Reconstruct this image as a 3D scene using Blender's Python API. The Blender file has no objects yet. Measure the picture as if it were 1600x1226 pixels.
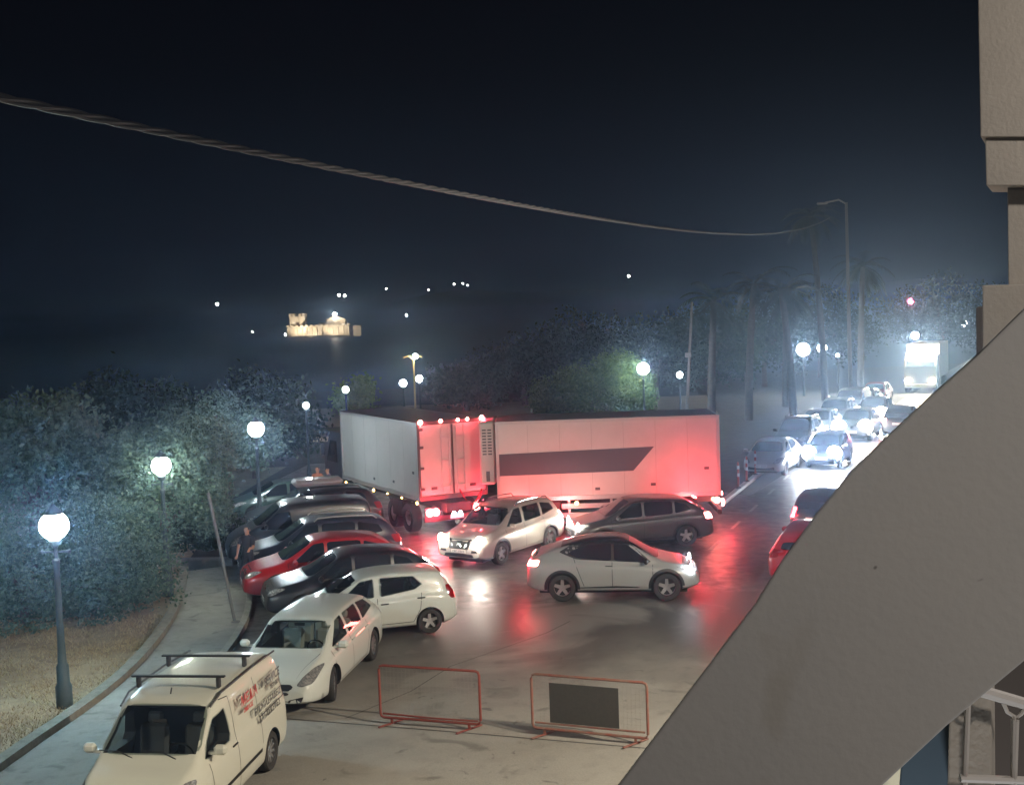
import bpy, bmesh, math, random
import numpy as np
from mathutils import Vector, Matrix
from mathutils.bvhtree import BVHTree
from mathutils.geometry import delaunay_2d_cdt
R = math.radians
rnd = random.Random(7)
SC = bpy.context.scene
COL = SC.collection

# ------------------------------------------------------------------ camera, world, exposure
cam_d = bpy.data.cameras.new('camera'); cam = bpy.data.objects.new('camera', cam_d); COL.objects.link(cam)
cam_d.sensor_fit = 'HORIZONTAL'; cam_d.sensor_width = 36; cam_d.lens = 36*1900/1600
cam_d.clip_start = .1; cam_d.clip_end = 20000
TILT = R(3.794); ROLL = R(2.0)
cam.matrix_world = Matrix.Translation((0, 0, 7.4)) @ Matrix.Rotation(R(90)-TILT, 4, 'X') @ Matrix.Rotation(-ROLL, 4, 'Z')
SC.camera = cam
W = bpy.data.worlds.new('World'); SC.world = W; W.use_nodes = True
nt = W.node_tree; nt.nodes.clear()
wo = nt.nodes.new('ShaderNodeOutputWorld'); bg = nt.nodes.new('ShaderNodeBackground')
geo = nt.nodes.new('ShaderNodeTexCoord'); sep = nt.nodes.new('ShaderNodeSeparateXYZ'); ramp = nt.nodes.new('ShaderNodeValToRGB')
nt.links.new(geo.outputs['Generated'], sep.inputs[0]); nt.links.new(sep.outputs['Z'], ramp.inputs[0])
cr = ramp.color_ramp
cr.elements[0].position = 0.0; cr.elements[0].color = (.0022, .0032, .006, 1)
cr.elements[1].position = .45; cr.elements[1].color = (.0006, .0006, .0012, 1)
e = cr.elements.new(.08); e.color = (.0018, .0026, .0048, 1)
e = cr.elements.new(.2); e.color = (.0010, .0012, .0020, 1)
nt.links.new(ramp.outputs[0], bg.inputs[0]); bg.inputs[1].default_value = 1.0
nt.links.new(bg.outputs[0], wo.inputs[0])
SC.view_settings.view_transform = 'Standard'; SC.view_settings.look = 'None'
SC.view_settings.exposure = 1.0; SC.view_settings.gamma = 1
SC.render.engine = 'CYCLES'
SC.cycles.use_denoising = True
SC.cycles.max_bounces = 5; SC.cycles.diffuse_bounces = 2; SC.cycles.glossy_bounces = 3
SC.cycles.volume_bounces = 0; SC.cycles.transparent_max_bounces = 6
SC.cycles.caustics_reflective = False; SC.cycles.caustics_refractive = False
SC.cycles.sample_clamp_indirect = 4.0

# ------------------------------------------------------------------ materials
MATS = {}
def mat(name, col=(.5, .5, .5), rough=.5, metal=0., coat=0., emit=None, es=0., noise=None, bump=None, spec=None):
    """noise=(scale, amount, second colour); bump=(scale, strength)"""
    if name in MATS: return MATS[name]
    m = bpy.data.materials.new(name); m.use_nodes = True
    n = m.node_tree.nodes; l = m.node_tree.links; b = n['Principled BSDF']
    b.inputs['Base Color'].default_value = (*col, 1); b.inputs['Roughness'].default_value = rough
    b.inputs['Metallic'].default_value = metal; b.inputs['Coat Weight'].default_value = coat
    b.inputs['Coat Roughness'].default_value = .06
    if spec is not None: b.inputs['Specular IOR Level'].default_value = spec
    if emit: b.inputs['Emission Color'].default_value = (*emit, 1); b.inputs['Emission Strength'].default_value = es
    if noise:
        tc = n.new('ShaderNodeTexCoord'); t = n.new('ShaderNodeTexNoise'); t.inputs['Scale'].default_value = noise[0]
        t.inputs['Detail'].default_value = 6; t.inputs['Roughness'].default_value = .65
        r = n.new('ShaderNodeMapRange'); r.inputs[1].default_value = .35; r.inputs[2].default_value = .65
        r.inputs[4].default_value = noise[1]
        mx = n.new('ShaderNodeMix'); mx.data_type = 'RGBA'; mx.inputs[6].default_value = (*col, 1); mx.inputs[7].default_value = (*noise[2], 1)
        l.new(tc.outputs['Object'], t.inputs['Vector']); l.new(t.outputs[0], r.inputs[0]); l.new(r.outputs[0], mx.inputs[0]); l.new(mx.outputs[2], b.inputs['Base Color'])
    if bump:
        tc = n.new('ShaderNodeTexCoord'); t = n.new('ShaderNodeTexNoise'); t.inputs['Scale'].default_value = bump[0]; t.inputs['Detail'].default_value = 5
        bp = n.new('ShaderNodeBump'); bp.inputs['Strength'].default_value = bump[1]; bp.inputs['Distance'].default_value = .02
        l.new(tc.outputs['Object'], t.inputs['Vector']); l.new(t.outputs[0], bp.inputs['Height']); l.new(bp.outputs[0], b.inputs['Normal'])
    MATS[name] = m
    return m

M_GLASS = mat('tinted glass', (.012, .015, .02), .06, 0, .3)
def glass_t():
    m = bpy.data.materials.new('window glass'); m.use_nodes = True; n = m.node_tree.nodes; l = m.node_tree.links; b = n['Principled BSDF']
    b.inputs['Base Color'].default_value = (.012, .015, .018, 1); b.inputs['Roughness'].default_value = .05
    t = n.new('ShaderNodeBsdfTransparent'); t.inputs[0].default_value = (.80, .86, .84, 1); mx = n.new('ShaderNodeMixShader'); mx.inputs[0].default_value = .62
    l.new(b.outputs[0], mx.inputs[1]); l.new(t.outputs[0], mx.inputs[2]); l.new(mx.outputs[0], n['Material Output'].inputs[0]); return m
M_GLASST = glass_t()
M_BLACK = mat('black plastic', (.012, .012, .013), .5)
M_RUB = mat('tyre rubber', (.018, .018, .018), .8, noise=(9, .5, (.04, .037, .033)))
M_RIM = mat('alloy rim', (.45, .45, .46), .28, .8)
M_CHROME = mat('chrome', (.7, .7, .7), .15, 1)
M_PLATE = mat('plate white', (.7, .7, .66), .5)
M_INK = mat('plate ink', (.03, .03, .04), .5)
M_LENS = mat('lamp lens off', (.42, .43, .42), .12, 0, .8, noise=(22, .9, (.05, .05, .05)))
M_LENSD = mat('lamp bowl dark', (.06, .06, .06), .2, 0, .8, noise=(25, .6, (.4, .4, .4)))
M_RED = mat('tail lens off', (.25, .008, .01), .15, 0, .8)
M_HEAD = mat('headlight lit', (.9, .9, .85), .3, emit=(1, .90, .74), es=70)
M_HEADC = mat('headlight lit cool', (.9, .9, .95), .3, emit=(.86, .91, 1), es=90)
M_DRL = mat('daytime light lit', (.9, .9, .95), .3, emit=(.88, .94, 1), es=45)
M_TAILON = mat('tail light lit', (.9, .1, .1), .3, emit=(1, .045, .06), es=16)
M_BRAKE = mat('brake light lit', (.9, .1, .1), .3, emit=(1, .17, .14), es=60)
M_AMBER = mat('amber marker lit', (.9, .5, .1), .3, emit=(1, .5, .13), es=18)
M_SEAT = mat('pale seat fabric', (.45, .47, .44), .8)
M_CREAM = mat('interior trim', (.10, .10, .11), .7)
def paint(name, c, metal=.0, rough=.32, coat=.7): return mat('paint '+name, c, rough, metal, coat)
P_WHITE = paint('white', (.52, .54, .50)); P_VAN = paint('van white', (.50, .50, .43), 0, .36, .5)
P_SILVER = paint('silver', (.33, .34, .34), .2, .32); P_GREY = paint('grey', (.06, .058, .06), .3, .35)
P_CHAMP = paint('champagne', (.30, .28, .25), .2, .34)
P_BLACK = paint('black', (.012, .013, .016)); P_RED = paint('red', (.42, .012, .018)); P_NAVY = paint('navy', (.016, .02, .035))
P_DGREY = paint('dark grey', (.045, .047, .05), .3)

# ------------------------------------------------------------------ helpers
def link(o, parent=None):
    COL.objects.link(o)
    if parent is not None: o.parent = parent
    return o
def mesh_obj(name, verts, faces, m, parent=None, smooth=False, matidx=None):
    me = bpy.data.meshes.new(name); me.from_pydata([tuple(v) for v in verts], [], faces); me.update()
    ms = m if isinstance(m, (list, tuple)) else [m]
    for x in ms: me.materials.append(x)
    if matidx: me.polygons.foreach_set('material_index', matidx)
    if smooth: me.polygons.foreach_set('use_smooth', [True]*len(me.polygons))
    return link(bpy.data.objects.new(name, me), parent)
class MB:
    """collects shapes into one mesh"""
    def __init__(s): s.v = []; s.f = []; s.mi = []
    def add(s, v, f, mi=0):
        n = len(s.v); s.v += [tuple(x) for x in v]; s.f += [tuple(i+n for i in x) for x in f]; s.mi += [mi]*len(f); return s
    def box(s, c, d, rz=0, mi=0, M=None, bev=0):
        hx, hy, hz = d[0]/2, d[1]/2, d[2]/2
        if bev:
            b = min(bev, hx*.9, hy*.9, hz*.9); P = []
            for sx in (-1, 1):
                for sy in (-1, 1):
                    for sz in (-1, 1):
                        P += [(sx*hx, sy*(hy-b), sz*(hz-b)), (sx*(hx-b), sy*hy, sz*(hz-b)), (sx*(hx-b), sy*(hy-b), sz*hz)]
            bm = bmesh.new()
            for p in P: bm.verts.new(p)
            bmesh.ops.convex_hull(bm, input=bm.verts); bm.verts.index_update()
            v = [Vector(x.co) for x in bm.verts]; f = [[q.index for q in x.verts] for x in bm.faces]; bm.free()
        else:
            v = [Vector((x, y, z)) for x in (-hx, hx) for y in (-hy, hy) for z in (-hz, hz)]
            f = [(0, 1, 3, 2), (4, 6, 7, 5), (0, 4, 5, 1), (2, 3, 7, 6), (0, 2, 6, 4), (1, 5, 7, 3)]
        T = Matrix.Translation(c) @ Matrix.Rotation(rz, 4, 'Z')
        if M is not None: T = Matrix.Translation(c) @ M
        return s.add([T @ x for x in v], f, mi)
    def tube(s, pts, r, n=8, mi=0, cap=True):
        pts = [Vector(p) for p in pts]; rs = r if isinstance(r, (list, tuple)) else [r]*len(pts)
        V = []; F = []
        for i, p in enumerate(pts):
            a = pts[max(0, i-1)]; b = pts[min(len(pts)-1, i+1)]; d = (b-a)
            d = d.normalized() if d.length > 1e-9 else Vector((0, 0, 1))
            up = Vector((0, 0, 1)) if abs(d.z) < .95 else Vector((1, 0, 0))
            u = d.cross(up).normalized(); w = d.cross(u)
            for k in range(n):
                t = 2*math.pi*k/n; V.append(p+(u*math.cos(t)+w*math.sin(t))*rs[i])
        for i in range(len(pts)-1):
            for k in range(n): F.append((i*n+k, i*n+(k+1) % n, (i+1)*n+(k+1) % n, (i+1)*n+k))
        if cap: F += [tuple(range(n))[::-1], tuple(range((len(pts)-1)*n, len(pts)*n))]
        return s.add(V, F, mi)
    def lathe(s, prof, n=16, c=(0, 0, 0), axis='Z', mi=0, close=True):
        V = []; F = []; m = len(prof)
        for k in range(n):
            t = 2*math.pi*k/n
            for (r, h) in prof:
                p = (r*math.cos(t), r*math.sin(t), h)
                if axis == 'Y': p = (p[0], p[2], p[1])
                if axis == 'X': p = (p[2], p[0], p[1])
                V.append((p[0]+c[0], p[1]+c[1], p[2]+c[2]))
        for k in range(n):
            for i in range(m-1): F.append((k*m+i, ((k+1) % n)*m+i, ((k+1) % n)*m+i+1, k*m+i+1))
        if close:
            F.append(tuple(k*m for k in range(n))[::-1]); F.append(tuple(k*m+m-1 for k in range(n)))
        return s.add(V, F, mi)
    def prism(s, poly, a, b, plane='XZ', mi=0):
        n = len(poly); V = []
        for h in (a, b):
            for p in poly:
                V.append({'XZ': (p[0], h, p[1]), 'XY': (p[0], p[1], h), 'YZ': (h, p[0], p[1])}[plane])
        F = [tuple(range(n)), tuple(range(n, 2*n))[::-1]] + [(i, (i+1) % n+0, (i+1) % n+n, i+n) for i in range(n)]
        return s.add(V, F, mi)
    def build(s, name, m, parent=None, smooth=False):
        o = mesh_obj(name, s.v, s.f, m, parent, False, s.mi)
        if smooth:
            o.data.polygons.foreach_set('use_smooth', [True]*len(o.data.polygons)); o.data.set_sharp_from_angle(angle=R(35))
        return o
def tag(o, label=None, cat=None, group=None, kind=None):
    if label: o['label'] = label
    if cat: o['category'] = cat
    if group: o['group'] = group
    if kind: o['kind'] = kind
    return o
def empty(name, loc, rz=0, label=None, cat=None, group=None):
    o = bpy.data.objects.new(name, None); COL.objects.link(o); o.location = loc; o.rotation_euler = (0, 0, rz); o.empty_display_size = .2
    return tag(o, label, cat, group)
def copy_tree(o, parent=None):
    c = o.copy(); COL.objects.link(c); c.parent = parent
    for ch in list(o.children): copy_tree(ch, c)
    return c
def chaikin(P, it=1, closed=False, q=.25):
    P = [np.array(p, float) for p in P]
    for _ in range(it):
        Q = []; n = len(P); rng = range(n if closed else n-1)
        if not closed: Q.append(P[0])
        for i in rng:
            a, b = P[i], P[(i+1) % n]; Q += [a*(1-q)+b*q, a*q+b*(1-q)]
        if not closed: Q.append(P[-1])
        P = Q
    return P
def point_light(name, loc, power, col, size=.15, parent=None):
    d = bpy.data.lights.new(name, 'POINT'); d.energy = power; d.color = col; d.shadow_soft_size = size
    o = bpy.data.objects.new(name, d); link(o, parent); o.location = loc; return o
def spot_light(name, loc, d, power, col, ang=70, blend=.8, parent=None, size=.08):
    l = bpy.data.lights.new(name, 'SPOT'); l.energy = power; l.color = col; l.spot_size = R(ang); l.spot_blend = blend; l.shadow_soft_size = size
    o = bpy.data.objects.new(name, l); link(o, parent); o.location = loc
    o.rotation_euler = Vector(d).to_track_quat('-Z', 'Y').to_euler(); return o

# ------------------------------------------------------------------ ground, roads, sea
def sheet(name, poly, z, m, kind='structure', hole=None):
    o = mesh_obj(name, [(x, y, z) for x, y in poly], [tuple(range(len(poly)))], m)
    return tag(o, kind=kind)
def ground_mat(name, c1, c2, c3, rough, sc=1.0, bump=.25, spec=None, cracks=False, rv=.15):
    m = bpy.data.materials.new(name); m.use_nodes = True; n = m.node_tree.nodes; l = m.node_tree.links; b = n['Principled BSDF']
    tc = n.new('ShaderNodeTexCoord')
    def noise(s, d=6):
        t = n.new('ShaderNodeTexNoise'); t.inputs['Scale'].default_value = s; t.inputs['Detail'].default_value = d; t.inputs['Roughness'].default_value = .6
        l.new(tc.outputs['Object'], t.inputs['Vector']); return t
    a = noise(.35*sc); f = noise(38*sc, 3); g = noise(2.2*sc)
    r = n.new('ShaderNodeValToRGB'); r.color_ramp.elements[0].position = .35; r.color_ramp.elements[1].position = .66
    r.color_ramp.elements[0].color = (*c1, 1); r.color_ramp.elements[1].color = (*c2, 1)
    l.new(a.outputs[0], r.inputs[0])
    mx = n.new('ShaderNodeMix'); mx.data_type = 'RGBA'; mx.inputs[7].default_value = (*c3, 1)
    rr = n.new('ShaderNodeMapRange'); rr.inputs[1].default_value = .5; rr.inputs[2].default_value = .75; rr.inputs[4].default_value = .7
    l.new(g.outputs[0], rr.inputs[0]); l.new(rr.outputs[0], mx.inputs[0]); l.new(r.outputs[0], mx.inputs[6])
    out = mx.outputs[2]
    mf = n.new('ShaderNodeMix'); mf.data_type = 'RGBA'; mf.blend_type = 'MULTIPLY'; mf.inputs[0].default_value = .5
    l.new(out, mf.inputs[6]); l.new(f.outputs[0], mf.inputs[7]); 
    gm = n.new('ShaderNodeMix'); gm.data_type = 'RGBA'; gm.blend_type = 'MULTIPLY'; gm.inputs[0].default_value = 1; gm.inputs[7].default_value = (1.3, 1.3, 1.3, 1)
    l.new(mf.outputs[2], gm.inputs[6]); out = gm.outputs[2]
    if cracks:
        v = n.new('ShaderNodeTexVoronoi'); v.feature = 'DISTANCE_TO_EDGE'; v.inputs['Scale'].default_value = .22
        wv = n.new('ShaderNodeMix'); wv.data_type = 'VECTOR'; wv.inputs[0].default_value = .12
        l.new(tc.outputs['Object'], wv.inputs[4]); l.new(noise(1.5).outputs['Color'], wv.inputs[5]); l.new(wv.outputs[1], v.inputs['Vector'])
        mr = n.new('ShaderNodeMapRange'); mr.inputs[1].default_value = .0; mr.inputs[2].default_value = .009; mr.inputs[3].default_value = .45; mr.inputs[4].default_value = 1
        l.new(v.outputs[0], mr.inputs[0])
        mc = n.new('ShaderNodeMix'); mc.data_type = 'RGBA'; mc.blend_type = 'MULTIPLY'; mc.inputs[0].default_value = 1
        l.new(out, mc.inputs[6]); l.new(mr.outputs[0], mc.inputs[7]); out = mc.outputs[2]
    l.new(out, b.inputs['Base Color'])
    rg = n.new('ShaderNodeMapRange'); rg.inputs[1].default_value = .3; rg.inputs[2].default_value = .7; rg.inputs[3].default_value = rough-rv; rg.inputs[4].default_value = rough+rv
    l.new(g.outputs[0], rg.inputs[0]); l.new(rg.outputs[0], b.inputs['Roughness'])
    bp = n.new('ShaderNodeBump'); bp.inputs['Strength'].default_value = bump; bp.inputs['Distance'].default_value = .01
    l.new(f.outputs[0], bp.inputs['Height']); l.new(bp.outputs[0], b.inputs['Normal'])
    if spec is not None: b.inputs['Specular IOR Level'].default_value = spec
    return m
G_ASPH = ground_mat('asphalt worn', (.078, .073, .069), (.108, .100, .094), (.055, .052, .050), .44, 1, .25, .5, True)
G_CONC = ground_mat('concrete apron', (.235, .225, .20), (.29, .275, .245), (.19, .18, .16), .75, 1, .3, None, False, .08)
G_PAVE = ground_mat('pavement concrete', (.22, .21, .19), (.28, .27, .24), (.16, .15, .13), .8, 1.5, .3, None, False, .08)
G_SOIL = ground_mat('dry soil', (.27, .19, .11), (.36, .26, .16), (.17, .13, .07), .9, 2, .6)
G_QUAY = ground_mat('quay paving', (.07, .065, .06), (.10, .09, .085), (.05, .047, .045), .7, 1, .3)
G_LAND = ground_mat('park ground', (.035, .035, .025), (.05, .045, .03), (.025, .03, .018), .9, 1, .3)
sheet('ground', [(-400, -20), (300, -20), (300, 180), (120, 150), (20, 128), (-60, 118), (-400, 112)], -.02, G_LAND)
SD = Vector((.40, .9165))                       # direction of the main street
sheet('asphalt_road', [(-6.55, -18), (14, -18), (13, 20), (21, 36), (52, 106), (80, 170), (68, 172), (44, 122), (9.0, 46.5), (6.0, 52), (-3, 62), (-10.5, 62), (-12, 46), (-9.2, 38.5), (-8.2, 36), (-6.95, 30), (-6.5, 25)], -.012, G_ASPH)
def apron_fade(m, c2):  # fades concrete to asphalt with distance: surface change plus painted light falloff
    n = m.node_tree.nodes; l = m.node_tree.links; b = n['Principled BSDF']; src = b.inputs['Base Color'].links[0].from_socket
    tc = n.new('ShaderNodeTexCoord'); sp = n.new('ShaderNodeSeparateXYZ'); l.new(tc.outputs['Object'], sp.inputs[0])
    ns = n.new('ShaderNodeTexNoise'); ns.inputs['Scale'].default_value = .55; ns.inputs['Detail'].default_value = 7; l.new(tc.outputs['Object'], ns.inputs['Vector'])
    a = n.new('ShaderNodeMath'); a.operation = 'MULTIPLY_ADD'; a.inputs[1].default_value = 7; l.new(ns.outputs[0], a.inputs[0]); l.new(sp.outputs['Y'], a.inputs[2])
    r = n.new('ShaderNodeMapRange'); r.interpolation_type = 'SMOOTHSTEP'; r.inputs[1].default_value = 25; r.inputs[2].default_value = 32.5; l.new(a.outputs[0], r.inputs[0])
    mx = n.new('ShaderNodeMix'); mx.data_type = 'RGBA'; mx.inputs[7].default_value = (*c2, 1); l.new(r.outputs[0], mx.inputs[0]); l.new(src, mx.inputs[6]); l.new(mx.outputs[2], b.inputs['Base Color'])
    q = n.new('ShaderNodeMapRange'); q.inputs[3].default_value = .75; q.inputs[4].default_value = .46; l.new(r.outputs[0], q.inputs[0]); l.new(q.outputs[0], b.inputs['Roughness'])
apron_fade(G_CONC, (.070, .066, .062))
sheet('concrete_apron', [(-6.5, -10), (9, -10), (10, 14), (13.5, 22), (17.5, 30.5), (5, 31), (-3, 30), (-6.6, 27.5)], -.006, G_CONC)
def blotch(m, scale, thr, col, amt):
    n = m.node_tree.nodes; l = m.node_tree.links; b = n['Principled BSDF']; src = b.inputs['Base Color'].links[0].from_socket
    tc = n.new('ShaderNodeTexCoord'); v = n.new('ShaderNodeTexNoise'); v.inputs['Scale'].default_value = scale; v.inputs['Detail'].default_value = 4; v.inputs['Distortion'].default_value = .8; l.new(tc.outputs['Object'], v.inputs['Vector'])
    r = n.new('ShaderNodeMapRange'); r.inputs[1].default_value = thr; r.inputs[2].default_value = thr+.07; r.inputs[4].default_value = amt; l.new(v.outputs[0], r.inputs[0])
    mx = n.new('ShaderNodeMix'); mx.data_type = 'RGBA'; mx.inputs[7].default_value = (*col, 1); l.new(r.outputs[0], mx.inputs[0]); l.new(src, mx.inputs[6]); l.new(mx.outputs[2], b.inputs['Base Color'])
blotch(G_CONC, .9, .60, (.12, .115, .10), .75); blotch(G_CONC, 3.5, .66, (.08, .075, .07), .7); blotch(G_CONC, .28, .55, (.34, .33, .30), .45)
blotch(G_ASPH, .5, .58, (.055, .052, .05), .8); blotch(G_ASPH, 2.6, .66, (.04, .04, .038), .7); blotch(G_PAVE, 1.3, .6, (.12, .115, .10), .7)
M_JOINT = mat('joint sealant', (.05, .047, .043), .8)
def joint(pts, w, name='slab_joint'):
    mb_ = MB()
    for a, b in zip(pts, pts[1:]):
        a = Vector(a); b = Vector(b); q = (b-a).normalized(); q = Vector((-q.y, q.x))*w/2
        mb_.add([(p.x, p.y, -.002) for p in (a-q, b-q, b+q, a+q)], [(0, 1, 2, 3)])
    return tag(mb_.build(name, M_JOINT), kind='structure')
joint([(-6.4, 22.85), (-2.4, 21.55), (-.6, 20.95), (2.3, 19.95), (6, 18.7)], .04)
joint([(-3.3, 22.1), (-2.2, 23.6), (-1.5, 25.2), (.6, 27.6), (1.2, 28.6)], .022, 'patch_seam')
# kerbed pavement along the garden
inner = [(-9.2, 12), (-8.7, 19.7), (-8.15, 23.4), (-8.15, 26.5), (-8.6, 30.6), (-9.7, 35.4)]
outer = [(-7.15, 12), (-7.0, 19.7), (-6.75, 23.4), (-6.6, 26.5), (-6.9, 30.6), (-8.3, 36.2)]
def strip(a, b, z, name, m):
    n = len(a); V = [(x, y, z) for x, y in a]+[(x, y, z) for x, y in b]+[(x, y, -.03) for x, y in b]+[(x, y, -.03) for x, y in a]
    F = [(i, i+1, n+i+1, n+i) for i in range(n-1)]+[(n+i, n+i+1, 2*n+i+1, 2*n+i) for i in range(n-1)]+[(i, 3*n+i, 3*n+i+1, i+1) for i in range(n-1)]
    F += [(0, n, 2*n, 3*n), (n-1, 4*n-1, 3*n-1, 2*n-1)]
    return tag(mesh_obj(name, V, F, m), kind='structure')
A = [tuple(p) for p in chaikin(inner, 2)]; B = [tuple(p) for p in chaikin(outer, 2)]
strip(A, B, .13, 'pavement', G_PAVE)
off = lambda P, d: [(x+d, y) for x, y in P]
M_KERB = mat('kerb stone', (.24, .22, .18), .85, noise=(6, .6, (.12, .11, .08)), bump=(30, .4))
M_KERBT = mat('kerb stone road', (.33, .32, .28), .8, noise=(5, .6, (.2, .19, .16)), bump=(30, .4))
kb = strip(off(A, -.24), off(A, 0), .27, 'garden_kerb', M_KERB)
kr = strip(off(B, .003), off(B, .16), .145, 'road_kerb', M_KERBT)
# garden bed
sheet('garden_soil', [(-40, 10), (-9.4, 10)]+off(A, -.2)+[(-10.5, 40), (-40, 44)], .14, G_SOIL)
# far lawn, paths, quay
M_LAWN = mat('park lawn', (.07, .10, .03), .9, noise=(2, .7, (.10, .09, .03)), bump=(40, .6))
sheet('park_lawn', [(-14.3, 73.5), (-8, 73.5), (-7.5, 81), (-14.6, 81)], .06, M_LAWN)
sheet('park_path', [(-22, 82.5), (14, 82.5), (16, 100), (-24, 100)], .0, mat('pale path', (.30, .26, .19), .85, noise=(1.2, .6, (.16, .13, .1))))
tag(MB().box((-11.2, 73.2, .1), (7.2, .35, .3)).build('lawn_kerb', mat('lawn kerb paint', (.6, .55, .35), .7)), kind='structure')
sheet('parking_ground', [(-24, 40), (-12.2, 44), (-11.5, 61), (-24, 61)], .0, ground_mat('gravel yard', (.16, .16, .10), (.22, .21, .13), (.10, .11, .06), .9, 1.5))
# sea
ms = bpy.data.materials.new('sea water'); ms.use_nodes = True; n_ = ms.node_tree.nodes; l_ = ms.node_tree.links; b_ = n_['Principled BSDF']
b_.inputs['Base Color'].default_value = (.004, .007, .011, 1); b_.inputs['Roughness'].default_value = .38; b_.inputs['Specular IOR Level'].default_value = .05; b_.inputs['IOR'].default_value = 1.12
tc_ = n_.new('ShaderNodeTexCoord'); mp_ = n_.new('ShaderNodeMapping'); mp_.inputs['Scale'].default_value = (.35, 1.2, 1)
nn_ = n_.new('ShaderNodeTexNoise'); nn_.inputs['Scale'].default_value = .8; nn_.inputs['Detail'].default_value = 4
bb_ = n_.new('ShaderNodeBump'); bb_.inputs['Strength'].default_value = .5; bb_.inputs['Distance'].default_value = .12
l_.new(tc_.outputs['Object'], mp_.inputs[0]); l_.new(mp_.outputs[0], nn_.inputs['Vector']); l_.new(nn_.outputs[0], bb_.inputs['Height']); l_.new(bb_.outputs[0], b_.inputs['Normal'])
sheet('sea', [(-6000, 60), (6000, 60), (6000, 1000), (-6000, 9000)], -1.2, ms)
# hills across the bay
def hills():
    V = []; F = []; nx, ny = 90, 6
    for j in range(ny):
        for i in range(nx):
            x = -3200+6400*i/(nx-1); y = 2300+j*260
            prof = math.sin(math.pi*min(1, j/(ny-2)))
            h = (28+22*math.sin(x*.0021+1)+14*math.sin(x*.006+j)+7*math.sin(x*.017+2*j)) * prof
            V.append((x, y, h-1.4 if j else -1.6))
    for j in range(ny-1):
        for i in range(nx-1): F.append((j*nx+i, j*nx+i+1, (j+1)*nx+i+1, (j+1)*nx+i))
    tag(mesh_obj('hills', V, F, mat('dark hillside', (.02, .022, .018), .95), smooth=True), kind='structure')
hills()

# ------------------------------------------------------------------ vehicle generator
def lerp_poly(P, x):
    if x <= P[0][0]: return P[0][1]
    for (x0, y0), (x1, y1) in zip(P, P[1:]):
        if x <= x1: return y0+(y1-y0)*((x-x0)/(x1-x0) if x1 > x0 else 0)
    return P[-1][1]
def loft_body(S):
    """closed body surface from side profile, belt line and plan widths; returns verts, faces"""
    L, Wd = S['L'], S['W']; h = L/2
    top = chaikin(S['top'], 2, q=.2); belt = chaikin(S['belt'], 1); wt = chaikin(S['wtop'], 1)
    top = [(p[0], p[1]) for p in top]; belt = [(p[0], p[1]) for p in belt]; wt = [(p[0], p[1]) for p in wt]
    xs = set()
    for i in range(61):
        t = i/60; xs.add(round(-h*math.cos(math.pi*t)*.35+(-h+L*t)*.65, 4))
    for x, _ in top:
        if -h < x < h: xs.add(round(float(x), 4))
    for d in (0, .012, .03, .06, .10): xs.add(round(h-d, 4)); xs.add(round(-h+d, 4))
    xs = sorted(xs); ys = [xs[0]]
    for x in xs[1:]:
        if x-ys[-1] > .006: ys.append(x)
    xs = ys; V = []; m = None
    for x in xs:
        df = max(0, 1-(h-x)/S.get('nose', .75)); dr = max(0, 1-(x+h)/S.get('tail', .55))
        w = Wd/2*(1-S.get('nt', .17)*df**2.2-.07*max(0, 1-(h-x)/.12)**2)*(1-S.get('tt', .10)*dr**2.2-.05*max(0, 1-(x+h)/.10)**2)
        zl = S['zl']+.12*df**3+.12*dr**3
        zt = lerp_poly(top, x); zb = min(lerp_poly(belt, x), zt-.03); wr = lerp_poly(wt, x)*Wd/2
        gl = max(0, min(1, (zt-zb-.06)/.25))
        zb = max(zb, zl+.1)
        zt = max(zt, zb+.03)
        hgt = zb-zl; wb = w*(.93 if S.get('boxy') else .90)
        if gl <= 0: wr = w*.80
        else: wr = w*.80*(1-gl)+wr*gl*(w/(Wd/2))**.5
        P = [(0, zl), (w*.75, zl), (w*.93, zl+.03), (w*.985, zl+.16*hgt), (w, zl+.42*hgt), (w*.995, zl+.68*hgt), (w*.972, zl+.88*hgt), (wb, zb),
             (wb+(wr-wb)*.5+.012*gl, zb+(zt-zb)*.5), (wr, zt-(zt-zb)*.10-.015*gl), (wr*.86, zt-.022*gl-.006), (wr*.5, zt-.004), (0, zt)]
        P = chaikin(P, 2); m = len(P)
        loop = [(x, p[0], p[1]) for p in P]+[(x, -p[0], p[1]) for p in P[-2:0:-1]]
        V += loop
    n = 2*m-2; F = []
    for i in range(len(xs)-1):
        for k in range(n): F.append((i*n+k, i*n+(k+1) % n, (i+1)*n+(k+1) % n, (i+1)*n+k))
    F.append(tuple(range(n))[::-1]); F.append(tuple(range((len(xs)-1)*n, len(xs)*n)))
    return V, F
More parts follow.
